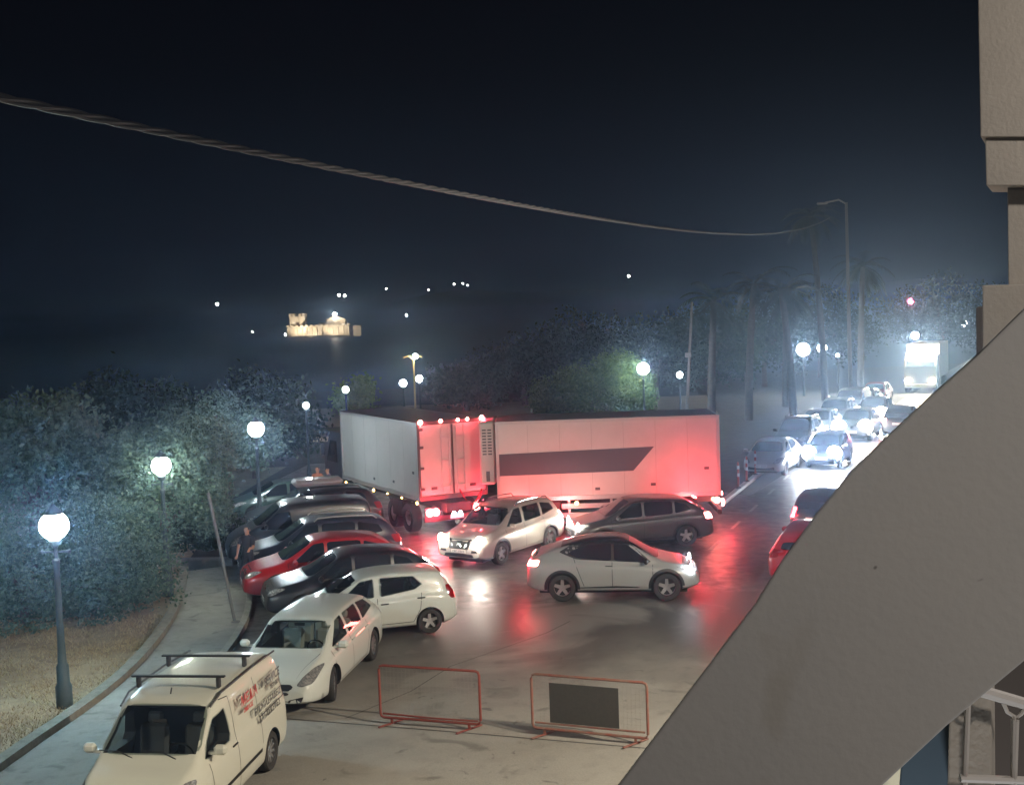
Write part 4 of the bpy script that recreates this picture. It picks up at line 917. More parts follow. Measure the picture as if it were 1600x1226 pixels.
# lamps out of frame: next in the globe row, a warm mast, an added mast
street_lamp(-8.6, 13.3, 'globe lamp beside the panel van, outside the photo at the lower left', 2600, col=(1, .90, .72), r=.25)
mh = empty('mast_lamp', (10.2, 14.0, 0), 0, 'tall warm mast lamp by the building, outside the photo', 'street lamp')
MB().lathe([(.14, 0), (.11, 3), (.07, 8.0)], 12).tube([(0, 0, 7.9), (-.3, 0, 8.2), (-1.0, .1, 8.3)], .04, 8).build('post', M_IRON, mh, True)
MB().box((-1.2, .1, 8.3), (.6, .28, .12), bev=.04).build('lamp_head', M_IRON, mh)
spot_light('lamp_light', (-1.2, .1, 8.2), (-.72, .42, -.60), 7000, (1, .86, .66), 120, .7, mh, .12)
mr = empty('mast_lamp', (15.5, 25.0, 0), 0, 'mast lamp added on the building side to light the road, outside the photo', 'street lamp')  # unseen lamp added to lift the dark road and trailer
MB().lathe([(.14, 0), (.11, 3), (.07, 8.2)], 12).tube([(0, 0, 8.1), (-.3, 0, 8.4), (-1.0, 0, 8.5)], .04, 8).build('post', M_IRON, mr, True)
MB().box((-1.2, 0, 8.5), (.6, .28, .12), bev=.04).build('lamp_head', M_IRON, mr)
spot_light('lamp_light', (-1.2, 0, 8.4), (-.55, .25, -.8), 1500, (1, .93, .86), 125, .8, mr, .12)

# leaning poles and masts
M_GALV = mat('galvanised steel', (.30, .29, .28), .5, .4)
o = MB().tube([(-6.9, 29.1, 0), (-7.2, 29.13, 2.0), (-7.42, 29.15, 3.3)], .038, 10).lathe([(.11, 0), (.11, .03), (.05, .05)], 12, (-6.9, 29.1, .12)).build('leaning_pole', mat('dull steel', (.13, .125, .12), .6, .2), smooth=True)
tag(o, 'thin grey leaning pole on the pavement edge beside the parked cars', 'pole')
o = MB().tube([(-9.04, 38.9, 0), (-9.4, 39.1, 3.0), (-9.6, 39.2, 4.4)], .05, 10).lathe([(.13, 0), (.12, .05), (.05, .07)], 12, (-9.04, 38.9, 0)).build('dark_pole', M_IRON, smooth=True)
tag(o, 'thin dark leaning pole beyond the end of the pavement', 'pole')
ms_ = empty('slanting_mast', (9.85, 69.2, 0), 0, 'pale slanting mast rising behind the trailer end', 'pole')
MB().tube([(0, 0, 0), (.28, 0, 4.0), (.55, .1, 7.6)], [.11, .08, .06], 10).build('mast', mat('pale mast', (.22, .20, .18), .6), ms_, True)
MB().box((.25, 0, 4.6), (.35, .12, .3), bev=.04).build('junction_box', M_GALV, ms_)
rp = empty('tall_mast', (22.9, 82, 0), 0, 'tall street mast with a short arm holding the far end of the cable', 'pole')
MB().tube([(0, 0, 0), (-.05, 0, 7), (-.1, 0, 13.9)], [.16, .12, .09], 10).build('mast', mat('pale mast', (.22, .20, .18), .6), rp, True)
MB().tube([(-.1, 0, 13.8), (-.6, 0, 14.1), (-1.5, 0, 13.95)], .06, 8).build('arm', M_GALV, rp, True)
MB().box((-1.7, 0, 13.9), (.7, .3, .14), bev=.05).build('lamp_head', M_GALV, rp)
# twisted cable
A_ = Vector((-3.45, 8.0, 8.95)); B_ = Vector((21.6, 81.8, 12.9))
cb = MB(); N = 420; SAG = 1.0
for s in range(3):
    pts = []
    for i in range(N+1):
        t = (i/N)**1.5; p = A_.lerp(B_, t); p.z -= SAG*4*t*(1-t)
        ph = t*(B_-A_).length*2*math.pi/1.15+s*2*math.pi/3; rr = .019
        pts.append((p.x+rr*math.cos(ph), p.y, p.z+rr*math.sin(ph)))
    cb.tube(pts, .017, 6)
tag(cb.build('overhead_cable', mat('cable sheath', (.045, .048, .056), .6), smooth=True), 'twisted grey overhead cable sagging across the night sky', 'cable')

# ------------------------------------------------------------------ vegetation
def leaf_mat(name, c1, c2, c3):
    m = bpy.data.materials.new(name); m.use_nodes = True; n = m.node_tree.nodes; l = m.node_tree.links; b = n['Principled BSDF']
    b.inputs['Roughness'].default_value = .55; b.inputs['Specular IOR Level'].default_value = .12
    g = n.new('ShaderNodeNewGeometry'); r = n.new('ShaderNodeValToRGB'); r.color_ramp.elements[0].color = (*c1, 1); r.color_ramp.elements[1].color = (*c3, 1)
    e = r.color_ramp.elements.new(.5); e.color = (*c2, 1); l.new(g.outputs['Random Per Island'], r.inputs[0]); l.new(r.outputs[0], b.inputs['Base Color'])
    t = n.new('ShaderNodeBsdfTranslucent'); l.new(r.outputs[0], t.inputs[0]); mx = n.new('ShaderNodeMixShader'); mx.inputs[0].default_value = .3
    l.new(b.outputs[0], mx.inputs[1]); l.new(t.outputs[0], mx.inputs[2]); l.new(mx.outputs[0], n['Material Output'].inputs[0]); return m
L_GREEN = leaf_mat('leaves green', (.05, .10, .03), (.09, .15, .04), (.13, .19, .05))
L_OLIVE = leaf_mat('leaves grey green', (.06, .10, .075), (.09, .14, .10), (.13, .18, .12))
L_DARK = leaf_mat('leaves dark', (.015, .03, .015), (.03, .05, .022), (.045, .07, .03))
L_LIME = leaf_mat('leaves lime', (.18, .28, .03), (.25, .36, .04), (.32, .42, .06))
L_PALM = leaf_mat('palm leaves', (.010, .018, .010), (.018, .026, .013), (.028, .036, .02))
M_BARK = mat('bark', (.10, .075, .055), .9, noise=(7, .8, (.05, .038, .03)), bump=(12, .8))
M_BARKP = mat('palm bark', (.07, .06, .05), .9, noise=(6, .8, (.035, .03, .025)), bump=(9, 1))
def leaves(name, clumps, n, size, m, seed, parent, aspect=.55):
    """clumps: (x,y,z,rx,ry,rz); leaf quads spread in shells with clustered twigs"""
    g = np.random.default_rng(seed); vol = np.array([c[3]*c[4]*c[5] for c in clumps])**.72; vol /= vol.sum()
    which = g.choice(len(clumps), n//6+1, p=vol); C = np.array(clumps)[which]
    d = g.normal(size=(len(C), 3)); d /= np.linalg.norm(d, axis=1)[:, None]
    rad = (1-.62*g.random(len(C))**1.7)[:, None]; lump = 1+.16*np.sin(d[:, :1]*7+seed)+.13*np.sin(d[:, 1:2]*9+1.3*seed)+.12*np.sin(d[:, 2:3]*8+d[:, :1]*5)
    tw = C[:, :3]+d*rad*lump*C[:, 3:6]
    P = np.repeat(tw, 6, axis=0)[:n]+g.normal(size=(n, 3))*size*1.9
    P[:, 2] = np.maximum(P[:, 2], .18)
    a = g.normal(size=(n, 3)); a[:, 2] -= .3; a /= np.linalg.norm(a, axis=1)[:, None]
    b = np.cross(a, g.normal(size=(n, 3))); b /= np.linalg.norm(b, axis=1)[:, None]
    s = size*(.6+.8*g.random((n, 1)))
    V = np.stack([P-a*s, P+b*s*aspect, P+a*s, P-b*s*aspect], 1).reshape(-1, 3)
    me = bpy.data.meshes.new(name); me.vertices.add(4*n); me.vertices.foreach_set('co', V.ravel().astype(np.float32))
    me.loops.add(4*n); me.loops.foreach_set('vertex_index', np.arange(4*n, dtype=np.int32)); me.polygons.add(n)
    me.polygons.foreach_set('loop_start', np.arange(0, 4*n, 4, dtype=np.int32)); me.update(calc_edges=True); me.materials.append(m)
    return link(bpy.data.objects.new(name, me), parent)
def tree(kind, x, y, label, clumps, n, size, m, seed, trunk_r=.12, th=2.0, cat='tree', group=None, zg=0):
    root = empty(kind, (x, y, zg), 0, label, cat, group); g = random.Random(seed)
    tb = MB(); tb.tube([(0, 0, -.05), (.04*g.uniform(-1, 1), .03, th*.5), (.12*g.uniform(-1, 1), .1*g.uniform(-1, 1), th)], [trunk_r*1.25, trunk_r, trunk_r*.75], 9)
    for c in clumps:
        for k in range(2):
            q = Vector((c[0]+g.uniform(-.5, .5)*c[3], c[1]+g.uniform(-.5, .5)*c[4], c[2]+g.uniform(-.2, .5)*c[5]))
            m_ = Vector((0, 0, th)).lerp(q, .5)+Vector((0, 0, .12*th))
            tb.tube([(0, 0, th*.8), m_, q], [trunk_r*.55, trunk_r*.35, trunk_r*.12], 6)
    tb.build('trunk', M_BARK, root, True)
    leaves('crown', clumps, n, size, m, seed, root); return root
GB = 'trees and shrubs of the garden'
tree('garden_shrub', -12.2, 29.6, 'broad blue green bush filling the left of the garden behind the nearest lamp', [(0, 0, 1.3, 2.6, 1.8, 1.5), (-2.2, .4, 1.2, 1.8, 1.5, 1.3), (1.9, .3, 1.0, 1.5, 1.3, 1.1)], 42000, .048, L_OLIVE, 1, .1, .9, 'bush', GB, .14)
tree('garden_shrub', -17.2, 31.2, 'dense bush at the left edge of the photo behind the dry grass', [(0, 0, 1.5, 2.8, 1.8, 1.8), (2.2, .5, 1.1, 1.6, 1.4, 1.3)], 26000, .055, L_OLIVE, 2, .1, .9, 'bush', GB, .14)
tree('garden_shrub', -10.4, 31.6, 'bush overhanging the curved garden kerb', [(0, 0, 1.2, 1.35, 1.6, 1.4), (-.9, .4, 1.6, 1.3, 1.3, 1.2)], 24000, .046, L_OLIVE, 3, .08, .8, 'bush', GB, .14)
tree('garden_tree', -9.9, 34.0, 'pale leafy tree lit from inside by the second lamp', [(0, -.2, 3.0, 1.5, 1.4, 1.0), (.9, .5, 3.6, 1.2, 1.2, .9), (-1.1, .3, 3.4, 1.0, 1.1, .8), (1.3, -.5, 2.2, .7, .8, .8)], 24000, .056, L_OLIVE, 4, .11, 1.8, group=GB, zg=.14)
tree('garden_tree', -14.6, 36.5, 'taller dim tree rising behind the bushes on the left', [(0, 0, 3.6, 2.5, 2.0, 1.6), (-2.2, .5, 3.0, 1.8, 1.6, 1.3), (2.0, .4, 2.8, 1.5, 1.5, 1.2)], 24000, .078, L_OLIVE, 5, .18, 2.2, group=GB, zg=.14)
tree('garden_tree', -20.5, 40, 'large dim tree at the far left edge', [(0, 0, 3.8, 3.0, 2.4, 1.9), (2.3, 0, 3.0, 2, 1.8, 1.4)], 18000, .095, L_OLIVE, 6, .2, 2.4, group=GB)
tree('garden_tree', -11.4, 45.5, 'bluish tree behind the third lamp and the green parked car', [(0, 0, 3.3, 2.0, 1.7, 1.2), (1.3, .3, 2.8, 1.3, 1.2, .9), (-1.8, .3, 2.8, 1.4, 1.3, 1.1)], 20000, .08, L_OLIVE, 7, .14, 2.4, group=GB)
tree('garden_tree', -16.5, 50, 'dim tree left of the third lamp, deeper in the park', [(0, 0, 3.4, 2.8, 2.2, 1.8), (2.4, .3, 3.0, 1.6, 1.5, 1.3)], 11000, .12, L_DARK, 8, .18, 2.3, group=GB)
tree('garden_tree', -12.2, 57, 'dark tree between the third lamp and the truck', [(0, 0, 3.0, 2.3, 2, 1.7), (1.8, 0, 2.2, 1.3, 1.3, 1.1)], 9000, .12, L_DARK, 9, .15, 2.0, group=GB)
tree('garden_hedge', -11.2, 38.8, 'dark clipped hedge across the end of the pavement', [(0, 0, .75, 2.0, .7, .75), (1.4, .1, .7, 1.0, .6, .7), (-1.6, 0, .8, 1.2, .6, .7)], 9000, .07, L_DARK, 10, .05, .5, 'hedge', GB)
tree('park_tree', 5.0, 76.5, 'bright green tree behind the trailer, lit by the lamp at its right', [(.4, 0, 2.3, 3.2, 1.6, 1.5), (2.6, .1, 2.0, 1.6, 1.4, 1.5), (-2.4, .4, 1.8, 1.7, 1.4, 1.2), (1.6, .3, 3.5, 1.6, 1.2, 1.0)], 30000, .10, L_GREEN, 11, .2, 1.8)
tree('lime_shrub', -11.9, 91, 'lime green shrub above the left end of the truck', [(0, 0, 1.3, 1.5, 1, 1.0), (.7, 0, 2.1, .8, .7, .7)], 4500, .14, L_LIME, 12, .1, .6, 'bush')
PT = 'dark trees between the park and the sea'
for i, (x, y, h, w, lb) in enumerate(((-3.5, 92, 3.4, 2.6, 'low dark tree behind the lamp cluster above the truck'), (1.0, 96, 5.2, 3.6, 'dark tree left of the bright green one'), (5.5, 99, 7.0, 4.2, 'tall dark tree directly behind the bright green one'),
                                     (11.5, 97, 6.4, 3.8, 'dark tree behind the slanting mast'), (16.5, 101, 7.4, 4.2, 'dark tree behind the palm trunks'), (22.5, 108, 8.0, 4.6, 'tall dark tree behind the two close globe lamps'), (30, 118, 8.8, 5.2, 'tall dark tree left of the glaring lorry'), (48, 135, 9.5, 6.0, 'tall dark tree right of the glaring lorry'))):
    tree('park_tree', x, y, lb, [(0, 0, h*.62, w, w*.7, h*.36), (w*.5, 0, h*.45, w*.6, w*.5, h*.3), (-w*.5, .5, h*.5, w*.6, w*.5, h*.28)], 11000, .15, L_DARK, 20+i, .22, h*.4, group=PT)
def palm(x, y, h, label, seed, lean=0):
    root = empty('palm_tree', (x, y, 0), 0, label, 'palm tree', 'palms along the park side of the street'); g = random.Random(seed)
    pts = [(lean*(t**1.6), 0, h*t) for t in [i/10 for i in range(11)]]
    MB().tube(pts, [.26-.09*t+.02*(i % 2) for i, t in enumerate([i/10 for i in range(11)])], 10).build('trunk', M_BARKP, root, True)
    V = []; F = []
    for k in range(26):
        az = k*2.399; el = g.uniform(-.5, 1.1); L = g.uniform(2.3, 3.2); n = 12; pr = Vector((lean, 0, h)); d = Vector((math.cos(az)*math.cos(el), math.sin(az)*math.cos(el), math.sin(el)))
        side = Vector((-math.sin(az), math.cos(az), 0)); p = pr
        for i in range(n):
            d = (d+Vector((0, 0, -.14))).normalized(); q = p+d*(L/n); wl = .55*math.sin(math.pi*(i+.8)/(n+.5))+.05
            for sg in (-1, 1):
                for u in (0, .5):
                    c = p.lerp(q, u); tip = c+side*sg*wl+d*.25+Vector((0, 0, -.22*wl-.05)); b = len(V); V += [c, c+d*.07, tip]; F.append((b, b+1, b+2))
            p = q
    mesh_obj('crown', V, F, L_PALM, root); return root
palm(12.3, 75, 7.6, 'palm trunk just right of the trailer end', 1, .3)
palm(15.0, 77, 8.6, 'second palm trunk from the trailer', 2, .5)
palm(17.6, 76, 8.0, 'third palm trunk, leaning, left of the two close lamps', 3, -.6)
palm(23.2, 90, 13.6, 'tall palm whose crown hangs under the far end of the cable', 4, -.8)
palm(27.6, 96, 10.0, 'palm standing behind the middle of the roadside row', 5, .3)
palm(19.4, 86, 8, 'slim palm below the larger of the two close lamps', 6, .2)
# dry grass
def grass(name, n, x0, x1, y0, y1, hgt, m, seed, test=None, z=.14):
    g = np.random.default_rng(seed); P = np.stack([g.uniform(x0, x1, n), g.uniform(y0, y1, n)], 1)
    f = np.sin(P[:, 0]*2.1+np.sin(P[:, 1]*1.7))*np.cos(P[:, 1]*2.6+P[:, 0]); P = P[(g.random(n) < .55+.4*f)]
    if test: P = P[[test(a, b) for a, b in P]]
    n = len(P); az = g.uniform(0, 6.283, n); ln = g.normal(size=(n, 2))*hgt*.6; h = hgt*g.uniform(.4, 1.2, n); w = .009
    B0 = np.stack([P[:, 0]-np.cos(az)*w, P[:, 1]-np.sin(az)*w, np.full(n, z)], 1); B1 = np.stack([P[:, 0]+np.cos(az)*w, P[:, 1]+np.sin(az)*w, np.full(n, z)], 1)
    T = np.stack([P[:, 0]+ln[:, 0], P[:, 1]+ln[:, 1], z+h], 1); V = np.stack([B0, B1, T], 1).reshape(-1, 3)
    me = bpy.data.meshes.new(name); me.vertices.add(3*n); me.vertices.foreach_set('co', V.ravel().astype(np.float32)); me.loops.add(3*n)
    me.loops.foreach_set('vertex_index', np.arange(3*n, dtype=np.int32)); me.polygons.add(n); me.polygons.foreach_set('loop_start', np.arange(0, 3*n, 3, dtype=np.int32)); me.update(calc_edges=True); me.materials.append(m)
    return tag(link(bpy.data.objects.new(name, me)), 'dry straw coloured grass and leaf litter on the garden bed', 'grass', kind='stuff')
def in_bed(x, y):
    for (a, b), (c, d) in zip(A, A[1:]):
        if b <= y <= d: return x < a+(c-a)*(y-b)/max(1e-6, d-b)-.28
    return x < -9.4
grass('dry_grass', 90000, -20, -8.2, 17.5, 30, .075, leaf_mat('straw', (.26, .17, .09), (.42, .30, .17), (.56, .44, .27)), 5, in_bed)

# low wall and path end beyond the pavement
lw = MB().box((-9.6, 36.2, .17), (2.2, .35, .34), rz=R(-6), bev=.03).build('low_wall', mat('low wall stone', (.22, .21, .20), .8, noise=(5, .5, (.12, .11, .10))))
tag(lw, 'low stone wall closing the end of the pavement', 'wall')

# ------------------------------------------------------------------ people
M_SKIN = mat('skin', (.45, .22, .14), .5); M_SHIRT = mat('dark shirt', (.03, .03, .045), .8); M_TROU = mat('dark trousers', (.02, .02, .028), .8); M_HAIR = mat('dark hair', (.02, .014, .01), .7)
M_SHIRT2 = mat('orange shirt', (.42, .13, .06), .8)
def person(x, y, rz, label, shirt, arm=.0, group=None):
    root = empty('person', (x, y, 0), rz, label, 'person', group)
    J = {'pel': (0, 0, .95, .135), 'wst': (0, 0, 1.08, .12), 'chs': (0, 0, 1.30, .15), 'nkb': (0, 0, 1.46, .075), 'nk': (.01, 0, 1.52, .055), 'hd': (.02, 0, 1.62, .095), 'tp': (.01, 0, 1.71, .07)}
    E_ = [('pel', 'wst'), ('wst', 'chs'), ('chs', 'nkb'), ('nkb', 'nk'), ('nk', 'hd'), ('hd', 'tp')]
    for s, n in ((1, 'l'), (-1, 'r')):
        a = arm if s > 0 else .1
        J.update({n+'sh': (0, s*.18, 1.41, .06), n+'el': (.05+a*.2, s*.25, 1.14, .042), n+'wr': (.16+a*.3, s*.24, .92+a*.3, .03), n+'hn': (.22+a*.3, s*.235, .86+a*.3, .034),
                  n+'hp': (0, s*.09, .90, .09), n+'kn': (.03, s*.11, .50, .058), n+'an': (-.02, s*.12, .09, .04), n+'ft': (.14, s*.13, .035, .035)})
        E_ += [('chs', n+'sh'), (n+'sh', n+'el'), (n+'el', n+'wr'), (n+'wr', n+'hn'), ('pel', n+'hp'), (n+'hp', n+'kn'), (n+'kn', n+'an'), (n+'an', n+'ft')]
        for k in range(5):
            q = n+'f%d' % k; J[q] = (.30+a*.3-(.03 if k == 4 else 0), s*(.235-.03+.018*k), .83+a*.3-(.0 if k < 4 else -.03), .009); E_.append((n+'hn', q))
    ks = list(J); me = bpy.data.meshes.new('body'); me.from_pydata([J[k][:3] for k in ks], [(ks.index(a), ks.index(b)) for a, b in E_], [])
    o = bpy.data.objects.new('body', me); link(o); o.modifiers.new('s', 'SKIN'); 
    for i, k in enumerate(ks): me.skin_vertices[0].data[i].radius = (J[k][3], J[k][3])
    me.skin_vertices[0].data[0].use_root = True
    o.modifiers.new('d', 'SUBSURF').levels = 1; bpy.context.view_layer.update()
    nm = bpy.data.meshes.new_from_object(o.evaluated_get(bpy.context.evaluated_depsgraph_get())); bpy.data.objects.remove(o)
    for m in (shirt, M_SKIN, M_TROU, M_HAIR): nm.materials.append(m)
    for p in nm.polygons:
        c = p.center; p.use_smooth = True
        p.material_index = 3 if c.z > 1.64 and (c.x < .05 or c.z > 1.70) else 1 if c.z > 1.47 else (1 if abs(c.y) > .19 and c.z < 1.22 else 0 if c.z > .98 else (2 if c.z > .5 else 1 if c.z > .08 else 3))
    b = link(bpy.data.objects.new('body', nm), root)
    f = MB(); f.lathe([(.001, 0), (.014, 0), (.001, .03)], 6, (.115, 0, 1.60), 'X')
    for s in (-1, 1): f.lathe([(.001, 0), (.012, .0), (.001, .01)], 6, (.105, s*.035, 1.635), 'X'); f.lathe([(.001, 0), (.025, .01), (.001, .02)], 6, (.01, s*.09, 1.61), 'Y')
    f.box((.108, 0, 1.565), (.01, .045, .008)); f.build('face', M_SKIN, root)
    return root
person(-7.5, 33.5, R(-100), 'person with a bare arm standing between the red bonnet and the navy SUV', M_SHIRT, .9)
person(-7.6, 46.6, R(-100), 'person in orange seen above the pale roof box', M_SHIRT2, .2)
person(-7.15, 46.2, R(160), 'person in dark clothes right beside the orange one', M_SHIRT, .5)

# ------------------------------------------------------------------ fort in the bay and far shore
M_FORT = mat('fort stone', (.50, .42, .32), .9, noise=(.5, .7, (.30, .24, .18)), bump=(2, .6))
fo = empty('sea_fort', (-88, 560, -1.2), 0, 'small floodlit stone fort standing in the bay', 'fort')
wl = MB(); pts = []
for i in range(25):
    t = i/24; a = math.pi*(1.0-t); pts.append((-14+28*t, -4.5*math.sin(a)**.8 if 0 < t < 1 else 0))
for (x0, y0), (x1, y1) in zip(pts, pts[1:]):
    wl.add([(x0, y0, 0), (x1, y1, 0), (x1, y1, 5.2), (x0, y0, 5.2), (x0, y0+1.2, 5.2), (x1, y1+1.2, 5.2), (x0, y0+1.2, 0), (x1, y1+1.2, 0)], [(0, 1, 2, 3), (3, 2, 5, 4), (4, 5, 7, 6), (0, 3, 4, 6), (1, 7, 5, 2)])
for i, (x0, y0) in enumerate(pts[::2]): wl.box((x0, y0-.35, 2.2), (.5, .8, 4.4)); wl.box((x0, y0+.2, 5.5), (1.2, .9, .7))
wl.build('curtain_wall', M_FORT, fo)
MB().box((-9.5, 3, 5.5), (7, 6, 8.5)).build('keep', M_FORT, fo)
mt = MB()
for x in (-12.6, -11, -8.2, -6.5):
    for y in (.2, 5.8): mt.box((x, y, 10.4), (1.1, .7, 1.5))
mt.build('battlement', M_FORT, fo)
MB().box((8, 3, 4.5), (9, 5, 6.5)).prism([(3.2, 7.75), (8, 9.6), (12.8, 7.75)], .4, 5.6).build('chapel', M_FORT, fo)
MB().box((4, 4, 4), (8, 4, 5.2)).build('outbuilding', M_FORT, fo); MB().box((17.5, 4, 2.4), (3.5, 3, 4.8)).build('outbuilding', M_FORT, fo)
MB().lathe([(6.5, -.3), (15.5, 0), (14.5, .5), (3, 1.2)], 20, (0, 2, 0)).build('rock_base', mat('rock', (.12, .1, .08), .9), fo)
for (x, z, p) in ((-9.5, 8.5, 26000), (-2, 4, 14000), (8, 7, 20000), (17, 4, 9000)):
    spot_light('wall_floodlight', (x, -14, 1.0), (0, 14, z-1), p, (1, .90, .70), 70, .7, fo, .4)
MB().lathe([(.9*math.sin(math.pi*i/8)+.001, -.9*math.cos(math.pi*i/8)) for i in range(9)], 12, (8, -1, 10.2), close=False).build('beacon', mat('beacon lit', (1, 1, .9), .5, emit=(1, .92, .75), es=90), fo, True)
M_DIST = mat('distant lamp lit', (1, 1, .9), .5, emit=(1, .93, .8), es=60); M_DRED = mat('distant red lamp lit', (1, .1, .1), .5, emit=(1, .05, .1), es=40)
def distant(x, y, z, r, lb, m=M_DIST):
    root = empty('shore_light', (x, y, z), 0, lb, 'light', 'lights on the far shore')
    MB().lathe([(r*math.sin(math.pi*i/6)+.001, -r*math.cos(math.pi*i/6)) for i in range(7)], 8, close=False).build('lamp', m, root, True)
    MB().tube([(0, .2, -r), (0, .2, -r-3)], .12, 6).build('post', M_IRON, root)
dist = [(-215, 900, 20.5, 1.0, 'lone shore light above the third street lamp'), (-125, 900, 24, .9, 'left one of the pair of shore lights over the fort'), (-121, 900, 23.4, .9, 'right one of the pair of shore lights over the fort'),
   (-76, 900, 7.5, .8, 'shore light right of the fort'), (-190, 900, -1, .6, 'dim light at the waterline left of the fort'), (89, 900, 30.5, .8, 'faint light high above the green tree'), (-118, 640, -.5, .5, 'bluish light at the foot of the fort')]
dist += [(-90, 900, 27.5, .32, 'faintest leftmost of the dim lights on the far hillside'), (-59, 900, 25.5, .32, 'dim hillside light second from the left'), (-40, 900, 29, .36, 'dim hillside light third from the left'), (-30, 900, 28, .3, 'rightmost dim hillside light, close to its neighbour'), (-33.5, 900, 29.3, .26, 'tiny middle light of the dim hillside cluster')]
for a in dist: distant(*a)
distant(44.5, 135, 7.0, .33, 'small red warning light above the lorry', M_DRED)

# ------------------------------------------------------------------ near building: parapet, railing, neighbour's balcony
M_PAR = mat('painted render parapet', (.38, .36, .335), .8, noise=(1.6, .5, (.34, .33, .315)), bump=(38, .10))
def specks(m, scale, thr, col):
    n = m.node_tree.nodes; l = m.node_tree.links; b = n['Principled BSDF']; src = b.inputs['Base Color'].links[0].from_socket
    tc = n.new('ShaderNodeTexCoord'); v = n.new('ShaderNodeTexNoise'); v.inputs['Scale'].default_value = scale; v.inputs['Detail'].default_value = 2; l.new(tc.outputs['Object'], v.inputs['Vector'])
    r = n.new('ShaderNodeMapRange'); r.inputs[1].default_value = thr; r.inputs[2].default_value = thr+.04; l.new(v.outputs[0], r.inputs[0])
    mx = n.new('ShaderNodeMix'); mx.data_type = 'RGBA'; mx.inputs[7].default_value = (*col, 1); l.new(r.outputs[0], mx.inputs[0]); l.new(src, mx.inputs[6]); l.new(mx.outputs[2], b.inputs['Base Color'])
specks(M_PAR, 14, .745, (.16, .15, .14)); specks(M_PAR, 2.4, .66, (.33, .31, .28))
M_BEIGE = mat('beige render', (.36, .32, .27), .85, noise=(3, .4, (.28, .25, .21)), bump=(30, .3))
M_RAILW = mat('white rail paint', (.5, .46, .42), .5)
M_DARKW = mat('dark brown wall', (.07, .055, .045), .9)  # plain dark brown for the wall and side post
T_ = cam.matrix_world
def at(u, v, y):
    """world point on the line through photo point (u, v) at world depth y (design coordinates of the building corner)"""
    d = T_.to_3x3() @ Vector(((u-800)/1900, (613-v)/1900, -1)); k = y/d.y
    return Vector((0, 0, 7.4))+d*k
def slab(name, outline, th, m, parent=None, bev=True):
    n = len(outline); nv = Vector((.45, 1, .02)); V = list(outline)+[p+nv*th for p in outline]
    F = [tuple(range(n)), tuple(range(n, 2*n))[::-1]]+[(i, i+n, (i+1) % n+n, (i+1) % n) for i in range(n)]
    o = mesh_obj(name, V, F, m, parent)
    bm = bmesh.new(); bm.from_mesh(o.data); bmesh.ops.recalc_face_normals(bm, faces=bm.faces); bm.to_mesh(o.data); bm.free()
    if bev:
        b = o.modifiers.new('bevel', 'BEVEL'); b.width = .008; b.segments = 2; b.limit_method = 'ANGLE'
    return o
par = empty('balcony_parapet', at(1300, 900, 3.2), 0, 'broad grey rendered parapet sloping across the lower right of the photo', 'parapet')
up = [(900, 1310), (965, 1226), (1075, 1080), (1180, 942), (1222, 874), (1272, 806), (1328, 737), (1375, 692), (1440, 630), (1525, 556), (1600, 482), (1760, 322)]
lo_ = [(1760, 900), (1600, 1033), (1480, 1133), (1380, 1226), (1300, 1310)]
s1 = slab('rendered_slab', [at(u, v, 3.2)-par.location for u, v in up+lo_], .16, M_PAR, par)
edge = [at(u, v, 3.19)-par.location for u, v in ((1075, 1080), (1130, 1005), (1176, 946))]
rail = empty('balcony_railing', at(1560, 1150, 3.9), 0, 'pale metal railing with curled balusters at the bottom right corner', 'railing')
rl_ = lambda u, v, y=3.9: at(u, v, y)-rail.location
MB().tube([rl_(1520, 1075), rl_(1700, 1128)], .020, 8).build('top_rail', M_RAILW, rail, True)
MB().tube([rl_(1500, 1215), rl_(1700, 1222)], .014, 8).build('bottom_rail', M_RAILW, rail, True)
MB().tube([rl_(1512, 1100), rl_(1504, 1300)], .011, 8).build('baluster', M_RAILW, rail, True)
for x in (1586, 1662): MB().tube([rl_(x, 1124), rl_(x-4, 1300)], [.014, .010], 8).tube([rl_(x-18, 1098), rl_(x-12, 1112), rl_(x-2, 1118), rl_(x, 1130)], .007, 6).tube([rl_(x+16, 1104), rl_(x+10, 1114), rl_(x+2, 1120), rl_(x, 1130)], .007, 6).build('baluster', M_RAILW, rail, True)
bc = slab('concrete_post', [at(u, v, 4.1) for u, v in ((1484, 1060), (1548, 1040), (1550, 1330), (1478, 1330))], .25, M_BEIGE); tag(bc, 'beige concrete post behind the pale railing', 'post')
bl = slab('awning_panel', [at(u, v, 4.4) for u, v in ((1408, 1188), (1500, 1095), (1500, 1330), (1396, 1330))], .05, mat('blue grey canvas', (.12, .17, .21), .8)); tag(bl, 'blue grey canvas panel below the parapet', 'awning')
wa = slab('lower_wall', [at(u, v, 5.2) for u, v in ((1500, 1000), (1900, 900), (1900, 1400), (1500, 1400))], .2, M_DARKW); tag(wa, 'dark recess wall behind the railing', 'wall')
lt = slab('lit_ledge', [at(u, v, 4.9) for u, v in ((1340, 1250), (1420, 1170), (1420, 1330), (1340, 1330))], .05, mat('cream ledge', (.7, .64, .45), .7)); tag(lt, 'small cream ledge under the parapet', 'ledge')
cl = empty('courtyard_lamp', (1.5, 3.7, 3.6), 0, 'lamp in the yard below the railing, outside the photo', 'lamp')
MB().lathe([(.10, -.3), (.10, -.2), (.02, -.18), (.02, 0)], 12).build('bracket', M_IRON, cl, True)
point_light('lamp_light', (0, 0, .1), 70, (.90, .95, 1), .1, cl)
nb = empty('neighbour_balcony', at(1570, 250, 9), 0, 'beige concrete balcony of the next house at the upper right', 'balcony')
nl = lambda u, v, y=9: at(u, v, y)-nb.location
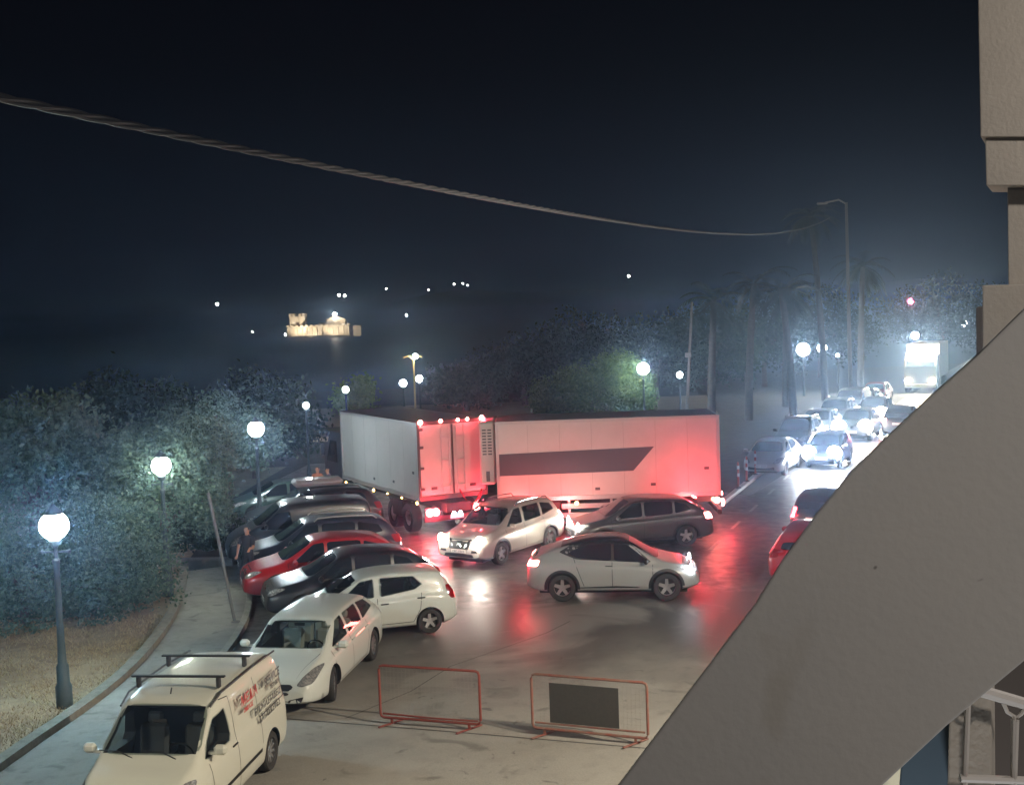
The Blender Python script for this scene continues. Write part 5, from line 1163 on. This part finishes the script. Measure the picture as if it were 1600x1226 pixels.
slab('beam', [nl(u, v) for u, v in ((1526, -120), (1532, 214), (1800, 214), (1800, -120))], .9, M_BEIGE, nb)
slab('lower_beam', [nl(u, v, 9.06) for u, v in ((1539, 200), (1541, 290), (1800, 290), (1800, 200))], .8, M_BEIGE, nb)
slab('post', [nl(u, v, 9.3) for u, v in ((1574, 280), (1576, 480), (1604, 480), (1604, 280))], .3, M_BEIGE, nb)
slab('parapet', [nl(u, v, 9.15) for u, v in ((1535, 446), (1536, 620), (1800, 620), (1800, 440))], .2, M_BEIGE, nb)
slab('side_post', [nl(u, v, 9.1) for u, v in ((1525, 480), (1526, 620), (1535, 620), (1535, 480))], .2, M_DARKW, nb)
nlm = empty('added_beam_lamp', (6.6, 6.4, 9.6), 0, 'unseen lamp added to brighten the neighbouring balcony, outside the photo', 'lamp')  # added light source, brightens the balcony beam
MB().lathe([(.14, 0), (.14, .06), (.05, .09)], 14).build('lamp_shade', M_IRON, nlm, True)
point_light('lamp_light', (0, 0, -.1), 260, (1, .93, .86), .12, nlm)
wlm = empty('added_parapet_lamp', (4.0, -1.2, 8.6), 0, 'unseen lamp added behind the camera to light the parapet, outside the photo', 'lamp')  # added light source, aimed at the parapet face
MB().lathe([(.10, 0), (.12, .1), (.05, .16)], 12).build('bracket', M_IRON, wlm, True)
spot_light('lamp_light', (0, -.05, -.12), (-.40, .8, -.35), 300, (1, .93, .86), 75, .8, wlm, .15)

# ------------------------------------------------------------------ haze volume added so the lamps bloom, in place of lens glare
hz = MB().box((0, 1450, 6.2), (7000, 3300, 18.6)).build('haze', [])
hm = bpy.data.materials.new('lamp glow haze'); hm.use_nodes = True; hn = hm.node_tree.nodes; hn.clear()
ho = hn.new('ShaderNodeOutputMaterial'); hv = hn.new('ShaderNodeVolumePrincipled'); hv.inputs['Color'].default_value = (.42, .64, 1, 1); hv.inputs['Density'].default_value = .0020; hv.inputs['Anisotropy'].default_value = .90
hm.node_tree.links.new(hv.outputs[0], ho.inputs['Volume']); hz.data.materials.append(hm); hz['kind'] = 'stuff'
